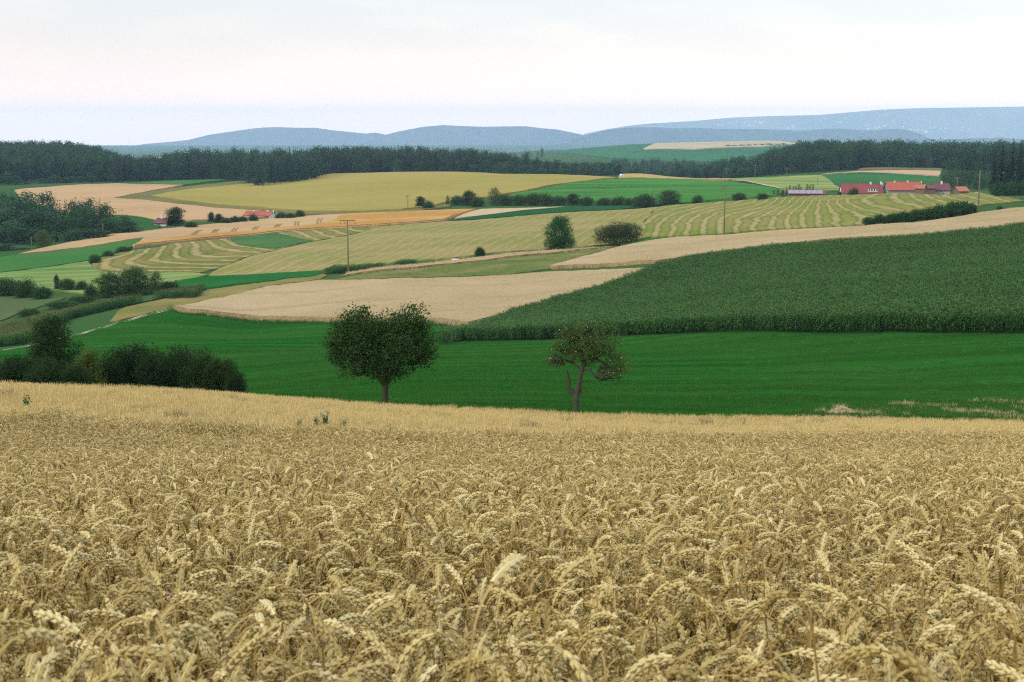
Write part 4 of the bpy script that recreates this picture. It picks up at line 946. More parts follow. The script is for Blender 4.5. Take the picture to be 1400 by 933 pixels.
def trunk_b(tr, rng, P, k):
    tr.tube([P(786.5,567.5), P(787.5,556), P(787.8,546), P(787,537)], np.array([5.4, 4.0, 3.8, 4.6]) * k, 9)
    tr.tube([P(786,539), P(781,533), P(776.5,527), P(776.8,517), P(774.5,507), P(774,503)], np.array([3.3, 3.1, 3.0, 2.6, 2.3, 1.2]) * k, 8)
    tr.tube([P(788,539), P(790.5,526), P(792.5,514), P(795.5,503), P(798,488), P(797,468), P(795,452)], np.array([4.0, 3.3, 3.0, 2.8, 2.2, 1.6, .6]) * k, 8)
    tr.tube([P(793,536), P(796,528), P(794,524)], np.array([1.6, 1.9, .5]) * k, 6)
    for pts, r, s_ in (([(795,505),(786,495),(774,490),(762,492),(750,494)], 1.9, 8), ([(797,503),(806,502),(812,509),(821,511.5),(830,507.5),(840,508)], 1.8, -6), ([(798,490),(812,485),(822,492),(833,500),(843,512)], 1.9, 5), ([(797,470),(812,462),(830,460)], 1.4, 6), ([(797,475),(780,468),(768,462)], 1.5, -6), ([(796,470),(806,452),(812,441)], 1.3, 2), ([(798,485),(784,480),(766,482)], 1.4, 10)):
        q = [P(a, b, s_ * i / len(pts) * 2) for i, (a, b) in enumerate(pts)]
        tr.tube(q, np.linspace(r, r * .3, len(q)) * k, 6)
B_L = [(797,455,30,16,0),(775,467,20,15,4),(822,466,23,16,-3),(760,489,13,9,0),(775,484,17,11,6),(801,480,19,14,-6),(826,482,17,13,4),(841,494,11,16,0),(845,512,7,8,2),(812,444,20,9,5),(785,448,20,10,-5),(770,452,12,9,6),(833,508,7,6,-4),(752,486,6,6,4),(806,492,12,6,3),(838,466,9,9,8),(849,490,10,14,2),(852,503,6,9,-3),(746,489,8,5,0),(757,470,9,6,3),(803,518,3,2,0),(795,470,24,16,18),(800,470,24,16,-18)]
px_tree(787, 566.5, 70, trunk_b, B_L, 13000, .10, m_l_old, m_bark_l, 4, 'sparse old apple tree with a bare forked trunk and broken limb', fruit=34, gap=-.1, shell=.45, clump=6)

# --- prototypes for shrubs and trees (unit sizes, scaled where they stand)
def shrub(seed, mleaf, n=3600, size=.11, W=3.0, Hh=2.4, lob=9, gap=.3, mix2=None):
    rng = np.random.default_rng(seed); cr = MB(); tr = MB(); lobes = []
    for i in range(lob):
        a = i * 2.4 + rng.uniform(-.4, .4); r = W * .5 * rng.uniform(.25, .58); hz = Hh * rng.uniform(.28, .66)
        lobes.append((math.cos(a) * r, math.sin(a) * r, hz, W * rng.uniform(.16, .25), W * rng.uniform(.16, .25), min(hz * .95, Hh * rng.uniform(.22, .36))))
    lobes.append((0, 0, Hh * .62, W * .26, W * .26, Hh * .36)); lobes.append((0, 0, Hh * .3, W * .42, W * .42, Hh * .3))
    lobe_leaves(cr, rng, lobes, n, size, 0, 7, .45, .6, .35, gap)
    for i in range(max(3, lob // 2)):
        l = lobes[i]; limb(tr, rng, (rng.normal() * .1, rng.normal() * .1, 0), (l[0], l[1], l[2] + l[5] * .5), .045, .012, .1, 5, 5)
    for l in lobes:
        for q in range(3):
            dd = rng.normal(size=3); dd[2] = abs(dd[2]); dd /= np.linalg.norm(dd)
            limb(cr, rng, l[:3], np.array(l[:3]) + dd * np.array(l[3:]) * 1.15, .008, .003, .1, 3, 3)
    return ([('crown', cr.mesh('crown', [mleaf])), ('trunk', tr.mesh('trunk', [m_bark], True))], W, Hh)
def tree(seed, mleaf, n=4200, size=.16, W=6.0, Hh=8.0, bole=.22, lob=12, gap=.2, tall=False):
    rng = np.random.default_rng(seed); cr = MB(); tr = MB(); lobes = []
    z0 = Hh * bole
    for i in range(lob):
        f = (i + .5) / lob; a = i * 2.4 + rng.uniform(-.5, .5)
        env = math.sin(math.pi * min(1, .18 + f * .80)) ** .7; r = W * .5 * env * rng.uniform(.35, .68)
        lobes.append((math.cos(a) * r, math.sin(a) * r, z0 + (Hh - z0) * (.12 + f * .76), W * rng.uniform(.17, .27), W * rng.uniform(.17, .27), (Hh - z0) * rng.uniform(.10, .17)))
    if bole < .15:
        for i in range(5):
            a = i * 1.257 + rng.uniform(-.3, .3); lobes.append((math.cos(a) * W * .24, math.sin(a) * W * .24, Hh * rng.uniform(.16, .24), W * .22, W * .22, Hh * .17))
    lobes.append((0, 0, z0 + (Hh - z0) * .5, W * .3, W * .3, (Hh - z0) * .38))
    lobes.append((0, 0, z0 + (Hh - z0) * .86, W * .2, W * .2, (Hh - z0) * .14))
    lobe_leaves(cr, rng, lobes, n, size, 0, 7, .5, W / 5, .35, gap)
    b = rng.normal(size=2) * .15
    tr.tube([(0, 0, -.1), (b[0] * .3, b[1] * .3, z0 * .6), (b[0], b[1], z0 * 1.3), (b[0] * 1.5, b[1], Hh * .75)], [Hh * .022, Hh * .017, Hh * .014, Hh * .004], 7)
    for l in lobes[:lob]: limb(tr, rng, (b[0], b[1], min(z0 * rng.uniform(1, 1.8), l[2])), (l[0], l[1], l[2]), Hh * .008, Hh * .003, .1, 5, 4)
    return ([('crown', cr.mesh('crown', [mleaf])), ('trunk', tr.mesh('trunk', [m_bark], True))], W, Hh)
def spruce(seed, n_lev=20, per=9, W=6.0, Hh=20.0, bare=.10, joined=False, irr=.2, fine=3, mat=None):
    rng = np.random.default_rng(seed); cr = MB(); tr = MB()
    tr.tube([(0, 0, -.2), (0, 0, Hh * .5), (0, 0, Hh)], [Hh * .013, Hh * .008, .02], 5, 1 if joined else 0)
    for i in range(n_lev):
        f = i / (n_lev - 1); z = Hh * (bare + (1 - bare) * f ** .92); R = W * .5 * (1 - f) ** .8 + .15
        R *= 1 - .35 * max(0, (.12 - f) / .12)
        p = max(4, int(per * (1 - .55 * f)))
        for j in range(p):
            a = j * 6.283 / p + i * 1.3 + rng.normal() * .2; r = R * (1 - irr * rng.random()); l = np.array([math.cos(a), math.sin(a), 0]); s_ = np.array([-l[1], l[0], 0])
            dr = rng.uniform(.18, .42); b0 = np.array([0, 0, z + r * .12]); m1 = b0 + l * r * .5 - np.array([0, 0, r * dr * .35]); e = b0 + l * r - np.array([0, 0, r * dr * .55])
            wd = max(.22, R * 2.6 / p)
            cr.ribbon([b0, m1, e], [wd * .35, wd * .62, wd * .12], s_, 0, rng.random())
            for q in range(fine):                                   # hanging sprays
                g = rng.uniform(.3, 1); c = b0 + (e - b0) * g; dv = np.array([0, 0, -rng.uniform(.25, .6)]) * (R * .35 + .25); sw = s_ * wd * rng.uniform(-.7, .7)
                cr.add([c + sw - s_ * wd * .3, c + sw + s_ * wd * .3, c + sw * 1.2 + dv + l * .1], [(0, 1, 2)], 0, rng.random())
    for k in range(4):
        a = k * 1.57; cr.add([(math.cos(a) * .14, math.sin(a) * .14, Hh * .965), (-math.cos(a) * .14, -math.sin(a) * .14, Hh * .965), (0, 0, Hh * 1.02)], [(0, 1, 2)], 0, .5)
    if joined:
        cr.V += [v for v in tr.V]; cr.F += [f + cr.n for f in tr.F]; cr.M += tr.M; cr.T += tr.T
        return cr.mesh('spruce', [m_needle, m_bark])
    return ([('crown', cr.mesh('crown', [mat or m_needle])), ('trunk', tr.mesh('trunk', [m_bark], True))], W, Hh)

# --- the hedge at the lower left, below the brow of the hill
S_dark = [shrub(20 + i, m_l_dark, 15000, .10, 3.0, 2.6, 10) for i in range(4)]
S_yel = shrub(30, m_l_yel, 9500, .10, 2.2, 2.4, 8, .15)
T_dark = tree(31, m_l_dark, 24000, .115, 4.2, 5.4, .10, 16, .25)
HG = 'shrubs of the dark hedge behind the stubble'
plant('hedge_tree', 68, 86, 431, 84, T_dark, 'tall dark pointed tree standing out of the hedge beside the yellowish shrub', 'tree', HG)
plant('hedge_shrub', 118, 82, 474, 52, S_yel, 'yellow green shrub between the tall hedge tree and the dark shrubs', 'shrub', HG)
for i, (x, yt, wd, d, lb) in enumerate((
    (-14, 492, 64, 84, 'dark low shrub cut off by the edge of the view'), (24, 488, 62, 82, 'low dark shrub at the left foot of the tall hedge tree'),
    (64, 492, 60, 80, 'olive tinged shrub in front of the tall hedge tree'), (104, 500, 40, 79, 'small dark shrub growing in front of the yellow green shrub'),
    (149, 482, 44, 84, 'narrow dark shrub right beside the yellow green shrub'), (182, 471, 66, 86, 'highest rounded shrub of the hedge right of the yellow one'),
    (214, 478, 56, 83, 'dark shrub just right of the highest rounded shrub'), (246, 476, 66, 85, 'broad blackish shrub in the middle of the right half of the hedge'),
    (276, 479, 58, 82, 'reddish topped dark shrub second from the end of the hedge'), (302, 492, 50, 81, 'sloping dark shrub near the tail of the hedge'), (322, 510, 26, 79, 'last small shrub at the right tail of the dark hedge'))):
    plant('hedge_shrub', x, d, yt - 5, wd * 1.28, S_dark[i % 4], lb, 'shrub', HG)

# --- trees and shrubs in the left middle ground
S_mid = [shrub(40 + i, m_l_mid, 6500, .17, 3.2, 2.6, 9) for i in range(3)]
S_low = [shrub(44 + i, m_l_hedge, 6500, .17, 3.4, 1.8, 10) for i in range(3)]
T_mid = [tree(50 + i, m_l_mid, 15000, .19, 6.0, 6.4, .08, 12, .5) for i in range(2)]
T_pale = [tree(54 + i, m_l_pale, 6500, .2, 4.6, 6.6, .12, 10) for i in range(2)]
T_drk = [tree(58 + i, m_l_dark, 11000, .22, 5.4, 6.8, .12, 12, .5) for i in range(3)]
GL = 'trees and shrubs by the left maize strip'
for nm, x, yt, wd, d, yb, pr, lb, ct in (
    ('bushy_tree', 186, 365, 62, 310, 404, T_mid[0], 'big bushy tree with loose light twigs behind the maize strip', 'tree'),
    ('bushy_tree', 150, 372, 46, 312, 407, T_mid[1], 'dense bushy tree left of the loose twigged one', 'tree'),
    ('pale_tree', 214, 370, 26, 308, 400, T_pale[0], 'loose pale twigged tree at the right shoulder of the bushy one', 'tree'),
    ('shrub', 232, 385, 32, 305, 397, S_low[0], 'low dark shrub right of the pale twigged tree', 'shrub'),
    ('shrub', 256, 391, 30, 300, 396, S_low[1], 'lowest shrub at the thin end of the maize strip', 'shrub'),
    ('shrub', 125, 388, 24, 318, 408, S_mid[0], 'rounded shrub at the left flank of the dense bushy tree', 'shrub'),
    ('columnar_tree', 78, 375.5, 10, 335, 397, T_drk[0], 'narrow dark pointed tree beside a round bush on the mown meadow', 'tree'),
    ('shrub', 92, 380, 26, 334, 398, S_mid[1], 'round bluish bush beside the narrow pointed tree', 'shrub'),
    ('shrub', 112, 383, 20, 332, 398, S_mid[2], 'brownish bush right of the round bluish bush', 'shrub'),
    ('shrub', 8, 379, 46, 318, 405, S_mid[1], 'wide bush at the left end of the olive pasture', 'shrub'),
    ('shrub', 35, 381, 36, 314, 408, S_mid[0], 'yellowish green bush between two darker ones on the pasture edge', 'shrub'),
    ('shrub', 58, 391, 28, 305, 410, S_low[2], 'squat very dark bush at the corner of the olive pasture', 'shrub'),
    ('hedge', 88, 412, 52, 285, 421, S_low[0], 'long low hedge running up beside the maize strip', 'hedge'),
    ('hedge', 112, 405, 44, 292, 414, S_low[1], 'upper piece of the low hedge where it meets the bushy trees', 'hedge'),
    ('hedge', 40, 422, 38, 275, 432, S_low[2], 'short separate piece of hedge on the olive pasture', 'hedge'),
    ('hedge', 148, 342, 18, 430, 352, S_mid[2], 'bush in the middle of the hedge above the curved swaths', 'hedge'),
    ('hedge', 130, 347, 18, 415, 361, S_mid[1], 'bush at the lower end of the hedge above the curved swaths', 'hedge'),
    ('hedge', 170, 337.5, 26, 440, 345, S_low[0], 'upper end of the hedge above the curved swaths', 'hedge')):
    plant(nm, x, d, yt, wd, pr, lb, ct, GL, None, yb)

# --- the maple and the thorn bush on the slope, and their small neighbour
T_map = tree(61, m_l_maple, 24000, .19, 7.4, 7.6, .02, 16, .6)
T_thorn = shrub(62, m_l_thorn, 28000, .15, 9.0, 5.6, 14, .7)
plant('field_tree', 766, 330, 295, 47, T_map, 'round fresh green tree standing alone beside the wide brown green bush', 'tree', None, .6, 342)
plant('thorn_bush', 845, 330, 302, 80, T_thorn, 'wide domed brownish green bush right of the round field tree', 'bush', None, .2, 337, .6)
plant('shrub', 656, 330, 338, 16, S_low[1], 'small round dark shrub alone at the edge of the wheat strip', 'shrub', None, None, 350.5)
plant('shrub', 1367, 340, 281.5, 11, S_low[2], 'tiny shrub in the pale wheat past the long hedge', 'shrub', None, None, 288)
# --- hedge beside the swath meadow, a line of shrubs
for i, (x, yt, yb, wd) in enumerate(((1188, 297, 307.5, 22), (1204, 293.5, 306.5, 24), (1220, 291, 305, 24), (1236, 289, 304, 26), (1252, 286.5, 302.5, 26), (1268, 283, 300.5, 26), (1285, 280, 299, 28), (1302, 276, 297, 30), (1317, 274, 295, 28), (1328, 278, 293.5, 18))):
    lab = ('lowest bush at the lower left end of the long dark hedge', 'second bush from the low end of the long dark hedge', 'third bush from the low end of the long dark hedge', 'fourth bush from the low end of the long dark hedge', 'fifth bush in the middle of the long dark hedge', 'sixth bush of the long dark hedge counting from its low end', 'fourth bush from the tall pole end of the long hedge', 'third bush from the tall pole end of the long hedge', 'tallest bush of the long dark hedge near the pole', 'end bush of the long dark hedge right beside the pole')[i]
    plant('hedge_bush', x, 325, yt, wd, S_low[i % 3], lab, 'bush', 'bushes of the long hedge beside the swath meadow', None, yb)
# --- hedgerow across the middle
GH = 'hedgerow trees and bushes across the middle of the valley'
for i, (nm, x, yt, yb, wd, pr, lb) in enumerate((
    ('hedgerow_tree', 575, 269.5, 285, 13, T_drk[0], 'upright round tree at the open end of the hedgerow near the thin pole'),
    ('hedgerow_bush', 585, 275.5, 286.5, 15, S_mid[0], 'rounder bush leaning against the upright tree near the thin pole'),
    ('hedgerow_tree', 612, 268, 281, 5, T_pale[0], 'tiny thin brown sapling left of the hedgerow'),
    ('hedgerow_bush', 625, 268, 281, 16, S_mid[1], 'first dark bush of the hedgerow after the thin sapling'),
    ('hedgerow_tree', 641, 261.5, 281, 18, T_drk[1], 'flat topped tree rising behind the first hedgerow bushes'),
    ('hedgerow_bush', 652, 270, 283, 18, S_mid[2], 'low bush between the flat topped and the pale tree'),
    ('pale_tree', 676, 257, 281.5, 17, T_pale[1], 'pale yellowish tree standing tallest in the hedgerow'),
    ('hedgerow_bush', 692, 266, 281, 20, S_mid[0], 'dark bush directly right of the pale hedgerow tree'),
    ('hedgerow_bush', 710, 266.5, 281, 20, S_mid[1], 'second dark bush right of the pale hedgerow tree'),
    ('hedgerow_bush', 728, 264, 281, 20, S_mid[2], 'third and taller bush right of the pale hedgerow tree'),
    ('hedgerow_bush', 746, 265, 281, 20, S_mid[0], 'broad bush near the middle of the hedgerow over the green strip'),
    ('hedgerow_bush', 764, 268, 281, 18, S_mid[1], 'lower bush left of the round hedgerow tree above the field tree'),
    ('hedgerow_tree', 784, 265.5, 281, 18, T_drk[2], 'round topped hedgerow tree above the fresh green field tree'),
    ('hedgerow_bush', 802, 270.5, 281.5, 16, S_low[0], 'low bush right of the round topped hedgerow tree'),
    ('hedgerow_bush', 826, 270.5, 282, 20, S_mid[2], 'lone brownish bush after the gap in the hedgerow'),
    ('hedgerow_bush', 845, 269, 283, 18, S_mid[0], 'bush above the thorn bush in the right half of the hedgerow'),
    ('hedgerow_bush', 860, 271, 283, 14, S_mid[1], 'small bush between two larger ones right of the thorn bush'),
    ('hedgerow_bush', 880, 265, 284, 28, S_mid[2], 'wide dark bush second from the right end of the hedgerow'),
    ('hedgerow_tree', 914, 261, 281.5, 30, T_mid[1], 'largest round bush closing the right end of the hedgerow'),
    ('hedgerow_bush', 953.5, 267.5, 279.5, 13, S_mid[0], 'lone bush on the clover edge left of the tall mid pole'),
    ('hedgerow_bush', 1011, 264, 275.5, 16, S_mid[1], 'pale round bush right of the tall mid pole'),
    ('hedgerow_bush', 1043, 264.5, 274, 14, S_mid[2], 'dark bush left of the low barn beside the cypress row'),
    ('hedgerow_tree', 240, 284, 307, 24, T_drk[0], 'oval dark tree standing by the purple roofed house'),
    ('hedgerow_bush', 261, 303, 312, 14, S_mid[1], 'low bush just right of the oval dark tree'),
    ('hedgerow_tree', 289, 291, 302, 8, T_drk[1], 'small round tree left of the pair on the meadow edge'),
    ('hedgerow_tree', 299, 293, 303, 11, T_drk[2], 'squat small tree right of its round twin on the meadow edge'),
    ('hedgerow_bush', 309, 299, 306, 14, S_low[0], 'first low bush of the row leading to the red roof'),
    ('hedgerow_bush', 320, 297, 305, 12, S_low[1], 'middle bush of the row leading to the red roof'),
    ('hedgerow_bush', 331, 296.5, 304, 12, S_low[2], 'bush touching the left end of the red farm roof'),
    ('hedgerow_bush', 383, 290.5, 299.5, 12, S_mid[0], 'greyish bush right of the red farm roof'),
    ('hedgerow_bush', 397, 292, 299, 12, S_mid[1], 'second greyish bush right of the red farm roof'),
    ('hedgerow_bush', 410.5, 287.5, 297.5, 11, S_mid[2], 'darker round bush ending the row past the red roof'),
    ('hedgerow_bush', 347, 293, 303, 12, S_mid[0], 'dark bush showing above the red farm roof'))):
    plant(nm, x, 640, yt - 1, wd * 1.3 + 1, pr, lb, 'tree' if 'tree' in nm else 'bush', GH, None, yb + (1.5 if x < 420 else 0))
# the little cypress row beside the low barn
cyp = tree(70, m_l_dark, 900, .22, 1.4, 5.0, .04, 10, .6)
for i, x in enumerate((1058, 1063.5, 1070.5, 1075.5, 1080, 1084.5, 1088, 1092, 1095, 1103.5, 1107.5, 1111.5)):
    plant('cypress', x, 668, (260, 259, 257.5, 256, 253.5, 254.5, 254, 251.5, 255, 251.5, 252, 251.5)[i], 4.2, cyp, 'slim dark cypress in the row behind the low solar roofed barn', 'tree', 'cypress row behind the low barn')
plant('shrub', 1066, 655, 264, 16, T_pale[0], 'pale round shrub by the cypress row and low barn', 'shrub')
plant('shrub', 1167, 630, 256.5, 17, S_mid[0], 'green bush growing against the front of the long red house', 'shrub')
plant('shrub', 1148, 640, 261, 8, S_mid[1], 'small bush at the white wall end of the red house', 'shrub')
# right of the farm
T_big = [tree(74 + i, m_l_wood, 6000, .55, 15, 20, .06, 13, .2) for i in range(4)]
for x, yt, wd, d, lb in ((1327, 207.5, 44, 760, 'tallest rounded pale green tree behind the small orange roof'), (1302, 216, 34, 790, 'broad tree left of the tallest rounded tree behind the farm'), (1345, 222, 30, 745, 'dark leaved tree between the tall round one and the spruces'), (1313, 232, 26, 735, 'lower tree below the tallest rounded tree behind the farm'), (1291, 237, 15, 720, 'small yellowish tree at the end of the pink stubble'), (1338, 238, 26, 715, 'low dark tree left of the black spruces')):
    plant('broadleaf_tree', x, d, yt, wd, T_big[int(x) % 4], lb, 'tree', 'broadleaf trees behind the farm')
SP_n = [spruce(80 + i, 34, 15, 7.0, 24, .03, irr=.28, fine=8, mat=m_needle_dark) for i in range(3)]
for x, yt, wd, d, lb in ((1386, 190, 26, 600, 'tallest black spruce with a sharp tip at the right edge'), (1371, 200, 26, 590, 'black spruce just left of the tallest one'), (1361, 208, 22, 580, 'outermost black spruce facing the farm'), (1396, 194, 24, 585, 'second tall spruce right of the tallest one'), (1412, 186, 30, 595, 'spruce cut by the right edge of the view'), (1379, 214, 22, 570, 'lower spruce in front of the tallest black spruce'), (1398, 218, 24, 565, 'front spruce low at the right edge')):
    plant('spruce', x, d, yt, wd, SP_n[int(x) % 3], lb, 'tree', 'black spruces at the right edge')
for x, yt, wd, lb in ((1366, 250, 22, 'dark undergrowth bush at the foot of the outermost spruce'), (1384, 248, 24, 'dark undergrowth bush at the foot of the tallest spruce'), (1402, 246, 26, 'dark undergrowth bush at the right edge under the spruces')):
    plant('shrub', x, 560, yt, wd, S_low[0], lb, 'shrub')

# ------------------------------------------------------------------ woods
def far_tree(seed, mleaf, n=1300, size=.9, W=9, Hh=16):
    p = tree(seed, mleaf, n, size, W, Hh, .06, 10, .3)
    return p
W_b = [far_tree(100 + i, m_l_wood) for i in range(5)]
W_s = [spruce(110 + i, 15, 8, 6.0, 20, .05, irr=.35, fine=3) for i in range(5)]
J_b = []
for parts, W0, H0 in W_b:
    me = parts[0][1].copy(); J_b.append(me)
J_s = [spruce(120 + i, 14, 7, 6.0, 20, .05, True, .35, 2) for i in range(6)]
# the wood on the left: every tree of it stands for itself
rng = np.random.default_rng(77)
left_wood = []
def wood_line(x0, x1, n, yt0, yt1, d0, d1, w0, w1, conif, lab):
    for i in range(n):
        f = (i + rng.uniform(.2, .8)) / n; x = x0 + (x1 - x0) * f
        sp_ = rng.random() < conif
        yt = yt0 + (yt1 - yt0) * f + rng.normal() * 3
        plant('spruce' if sp_ else 'broadleaf_tree', x, rng.uniform(d0, d1), yt, rng.uniform(w0, w1) * 1.4 * (.62 if sp_ else 1), W_s[rng.integers(5)] if sp_ else W_b[rng.integers(5)],
              lab[0] if sp_ else lab[1], 'tree', lab[2])
LW = ('spruce among the broadleaf trees of the dark wood by the valley meadow', 'rounded broadleaf tree of the dark wood by the valley meadow', 'trees of the dark wood by the valley meadow')
wood_line(-40, 72, 9, 257, 264, 640, 690, 24, 32, .3, LW)
wood_line(-40, 76, 8, 272, 272, 590, 630, 26, 34, .15, LW)
wood_line(66, 148, 9, 277, 276, 560, 620, 16, 24, .45, LW)
wood_line(-40, 90, 8, 285, 292, 520, 570, 26, 34, .1, LW)
wood_line(84, 150, 7, 284, 282, 530, 560, 16, 24, .35, LW)
wood_line(-40, 60, 7, 306, 312, 480, 510, 22, 30, 0, LW)
plant('broadleaf_tree', 58, 470, 314, 28, T_pale[1], 'light green round tree at the front of the dark wood', 'tree')
wood_line(96, 160, 6, 296, 300, 505, 525, 16, 22, .05, LW)
wood_line(-30, 40, 5, 334, 338, 455, 470, 20, 26, 0, LW)
wood_line(72, 150, 6, 318, 312, 480, 505, 16, 22, 0, LW)
wood_line(150, 182, 3, 298, 303, 505, 530, 20, 24, 0, LW)
# the copse at the end of the barley field
CP = ('spruce tip of the copse behind the barley field', 'rounded tree of the copse behind the barley field', 'trees of the copse behind the barley field')
for x, yt, wd, d in ((684, 222, 20, 1090), (697, 218, 20, 1100), (708, 219, 16, 1085), (720, 206, 18, 1110), (733, 216, 20, 1090), (748, 219, 20, 1080), (760, 218, 18, 1090), (772, 220, 18, 1075), (786, 221, 20, 1080), (799, 222, 18, 1070), (812, 221, 18, 1070), (824, 222, 18, 1060), (836, 221, 18, 1060), (846, 224, 12, 1060), (852, 237.5, 8, 1050), (690, 228, 16, 1075), (715, 226, 18, 1075), (742, 229, 16, 1068), (770, 230, 16, 1062), (803, 232, 16, 1055), (830, 232, 16, 1048)):
    plant('broadleaf_tree', x, d, yt, wd, W_b[int(x) % 5], CP[1] if x != 852 else 'small round bush at the right tip of the copse', 'tree', CP[2] if x != 852 else None)
# front rows of the forest, one tree at a time; what stands behind them is one mass
FR = []
def front_row(x0, x1, step, yb, yt, dz, conif, lab, jit=2.0, protoW=None):
    x = x0
    while x < x1:
        sp_ = rng.random() < conif(x)
        d = dz(x) + rng.uniform(0, 14); ytt = yt(x) + rng.normal() * jit + (0 if sp_ else 5)
        plant('spruce' if sp_ else 'broadleaf_tree', x, d, ytt, (rng.uniform(8.5, 11) if sp_ else rng.uniform(13, 19)), W_s[rng.integers(5)] if sp_ else W_b[rng.integers(5)], lab[0] if sp_ else lab[1], 'tree', lab[2])
        x += step * rng.uniform(.75, 1.25) * (1 if sp_ else 1.3)
I = lambda *p: (lambda x: float(np.interp(x, [a for a, b in p], [b for a, b in p])))
FL = ('tall spruce in the front row of the long dark forest edge', 'broadleaf tree in the front row of the long dark forest edge', 'front row of the long dark forest')
front_row(130, 700, 7.2, None, I((130,222),(165,214),(200,215),(230,216),(270,211),(350,211),(430,209),(440,213),(520,212),(600,214),(700,217)), I((130,1075),(200,1085),(300,1105),(345,1085),(352,960),(430,1040),(445,1150),(700,1150)), lambda x: .8 if x < 440 else .62, FL)
FR_ = ('tall spruce in the front row of the forest above the farm', 'broadleaf tree in the front row of the forest above the farm', 'front row of the forest above the farm')
front_row(992, 1300, 7.0, None, I((985,233),(1010,225),(1040,212),(1070,204),(1110,202),(1200,201),(1300,202)), I((985,1085),(1050,1075),(1123,1060),(1170,1090),(1290,1110)), lambda x: .5, FR_)
FLB = ('spruce at the foot of the wooded hill on the left', 'broadleaf tree at the foot of the wooded hill on the left', 'trees at the foot of the wooded hill on the left')
front_row(-40, 130, 9, None, I((-40,236),(10,234),(40,240),(130,236)), I((-40,1010),(130,1070)), lambda x: .12, FLB, 3)
# the mass behind
def mass(name, n, xr, dr, hfun, conif, label, seed):
    r = np.random.default_rng(seed); x = r.uniform(*xr, n); d = dr[0](x) + (dr[1](x) - dr[0](x)) * r.random(n)
    uu = (x - 700) / F / math.cos(TH) * .998; X = uu * d; Z = H(X, d)
    hh = hfun(x) * r.uniform(.74, 1.14, n); sp_ = r.random(n) < conif
    for msk, pr, h0, nm in ((sp_, J_s, 20., 'spruce'), (~sp_, J_b, 16., 'tree')):
        if msk.any():
            s_ = hh[msk] / h0
            scatter(name, np.c_[X, d, Z - .1][msk], [proto(nm, m) for m in pr], r.uniform(0, 6.28, msk.sum()), s_ * r.uniform(.9, 1.2, msk.sum()), label + (' with spruces' if nm == 'spruce' else ' with broadleaf trees'), None, s_)
V_ = lambda *p: (lambda x: np.interp(x, [a for a, b in p], [b for a, b in p]))
mass('forest', 2600, (-160, 175), (V_((-160,1030),(40,1060),(175,1100)), V_((-160,1750),(105,1720),(135,1500),(160,1260),(175,1180))), V_((-160,18),(60,19),(130,18.2),(175,17)), .55, 'wooded hill beyond the tan fields', 1)
mass('forest', 2700, (150, 705), (V_((150,1095),(300,1120),(345,1100),(352,975),(435,1060),(450,1165),(705,1165)), V_((150,1180),(230,1190),(270,1330),(440,1330),(705,1310))), V_((150,17),(200,16.5),(235,16.5),(265,19),(440,19.5),(560,19),(705,17.5)), .85, 'long dark forest across the plain', 2)
mass('forest', 4200, (700, 1010), (V_((700,1180),(760,1240),(1010,1190)), V_((700,1500),(850,1980),(930,1900),(1010,1500))), V_((700,15),(800,17),(900,19),(1010,18)), .8, 'forest in the hollow beyond the clover field', 3)
mass('forest', 3000, (985, 1480), (V_((985,1110),(1123,1085),(1290,1130),(1480,1100)), V_((985,1330),(1050,1480),(1200,1450),(1480,1400))), V_((985,9),(1010,12),(1050,18),(1100,20),(1480,20.5)), .6, 'forest on the rise above the farm', 4)
# far hedges and single trees on the distant fields
far_b = W_b
for i, (x, yt, d, wd, lb) in enumerate(((741, 201.5, 3000, 6, 'tiny dark tree on the skyline of the far meadow'), (922, 217, 2350, 6, 'lone tree in the far meadow beyond the hollow'), (1092.5, 189.5, 2700, 9, 'round lone tree at the end of the far grain field'), (735, 206, 2900, 4, 'small bush left of the skyline tree on the far meadow'))):
    plant('lone_tree', x, d, yt, wd, far_b[i], lb, 'tree')
for i in range(9):
    plant('far_hedge_tree', 995 + i * 9.5, 3000, 198.4 - i * .3 + rng.normal() * .3, 12, far_b[i % 5], 'tree of the dark hedge across the far grain field', 'tree', 'hedge trees across the far grain field', None, 201.3 - i * .3)
LEAFK = 1.0
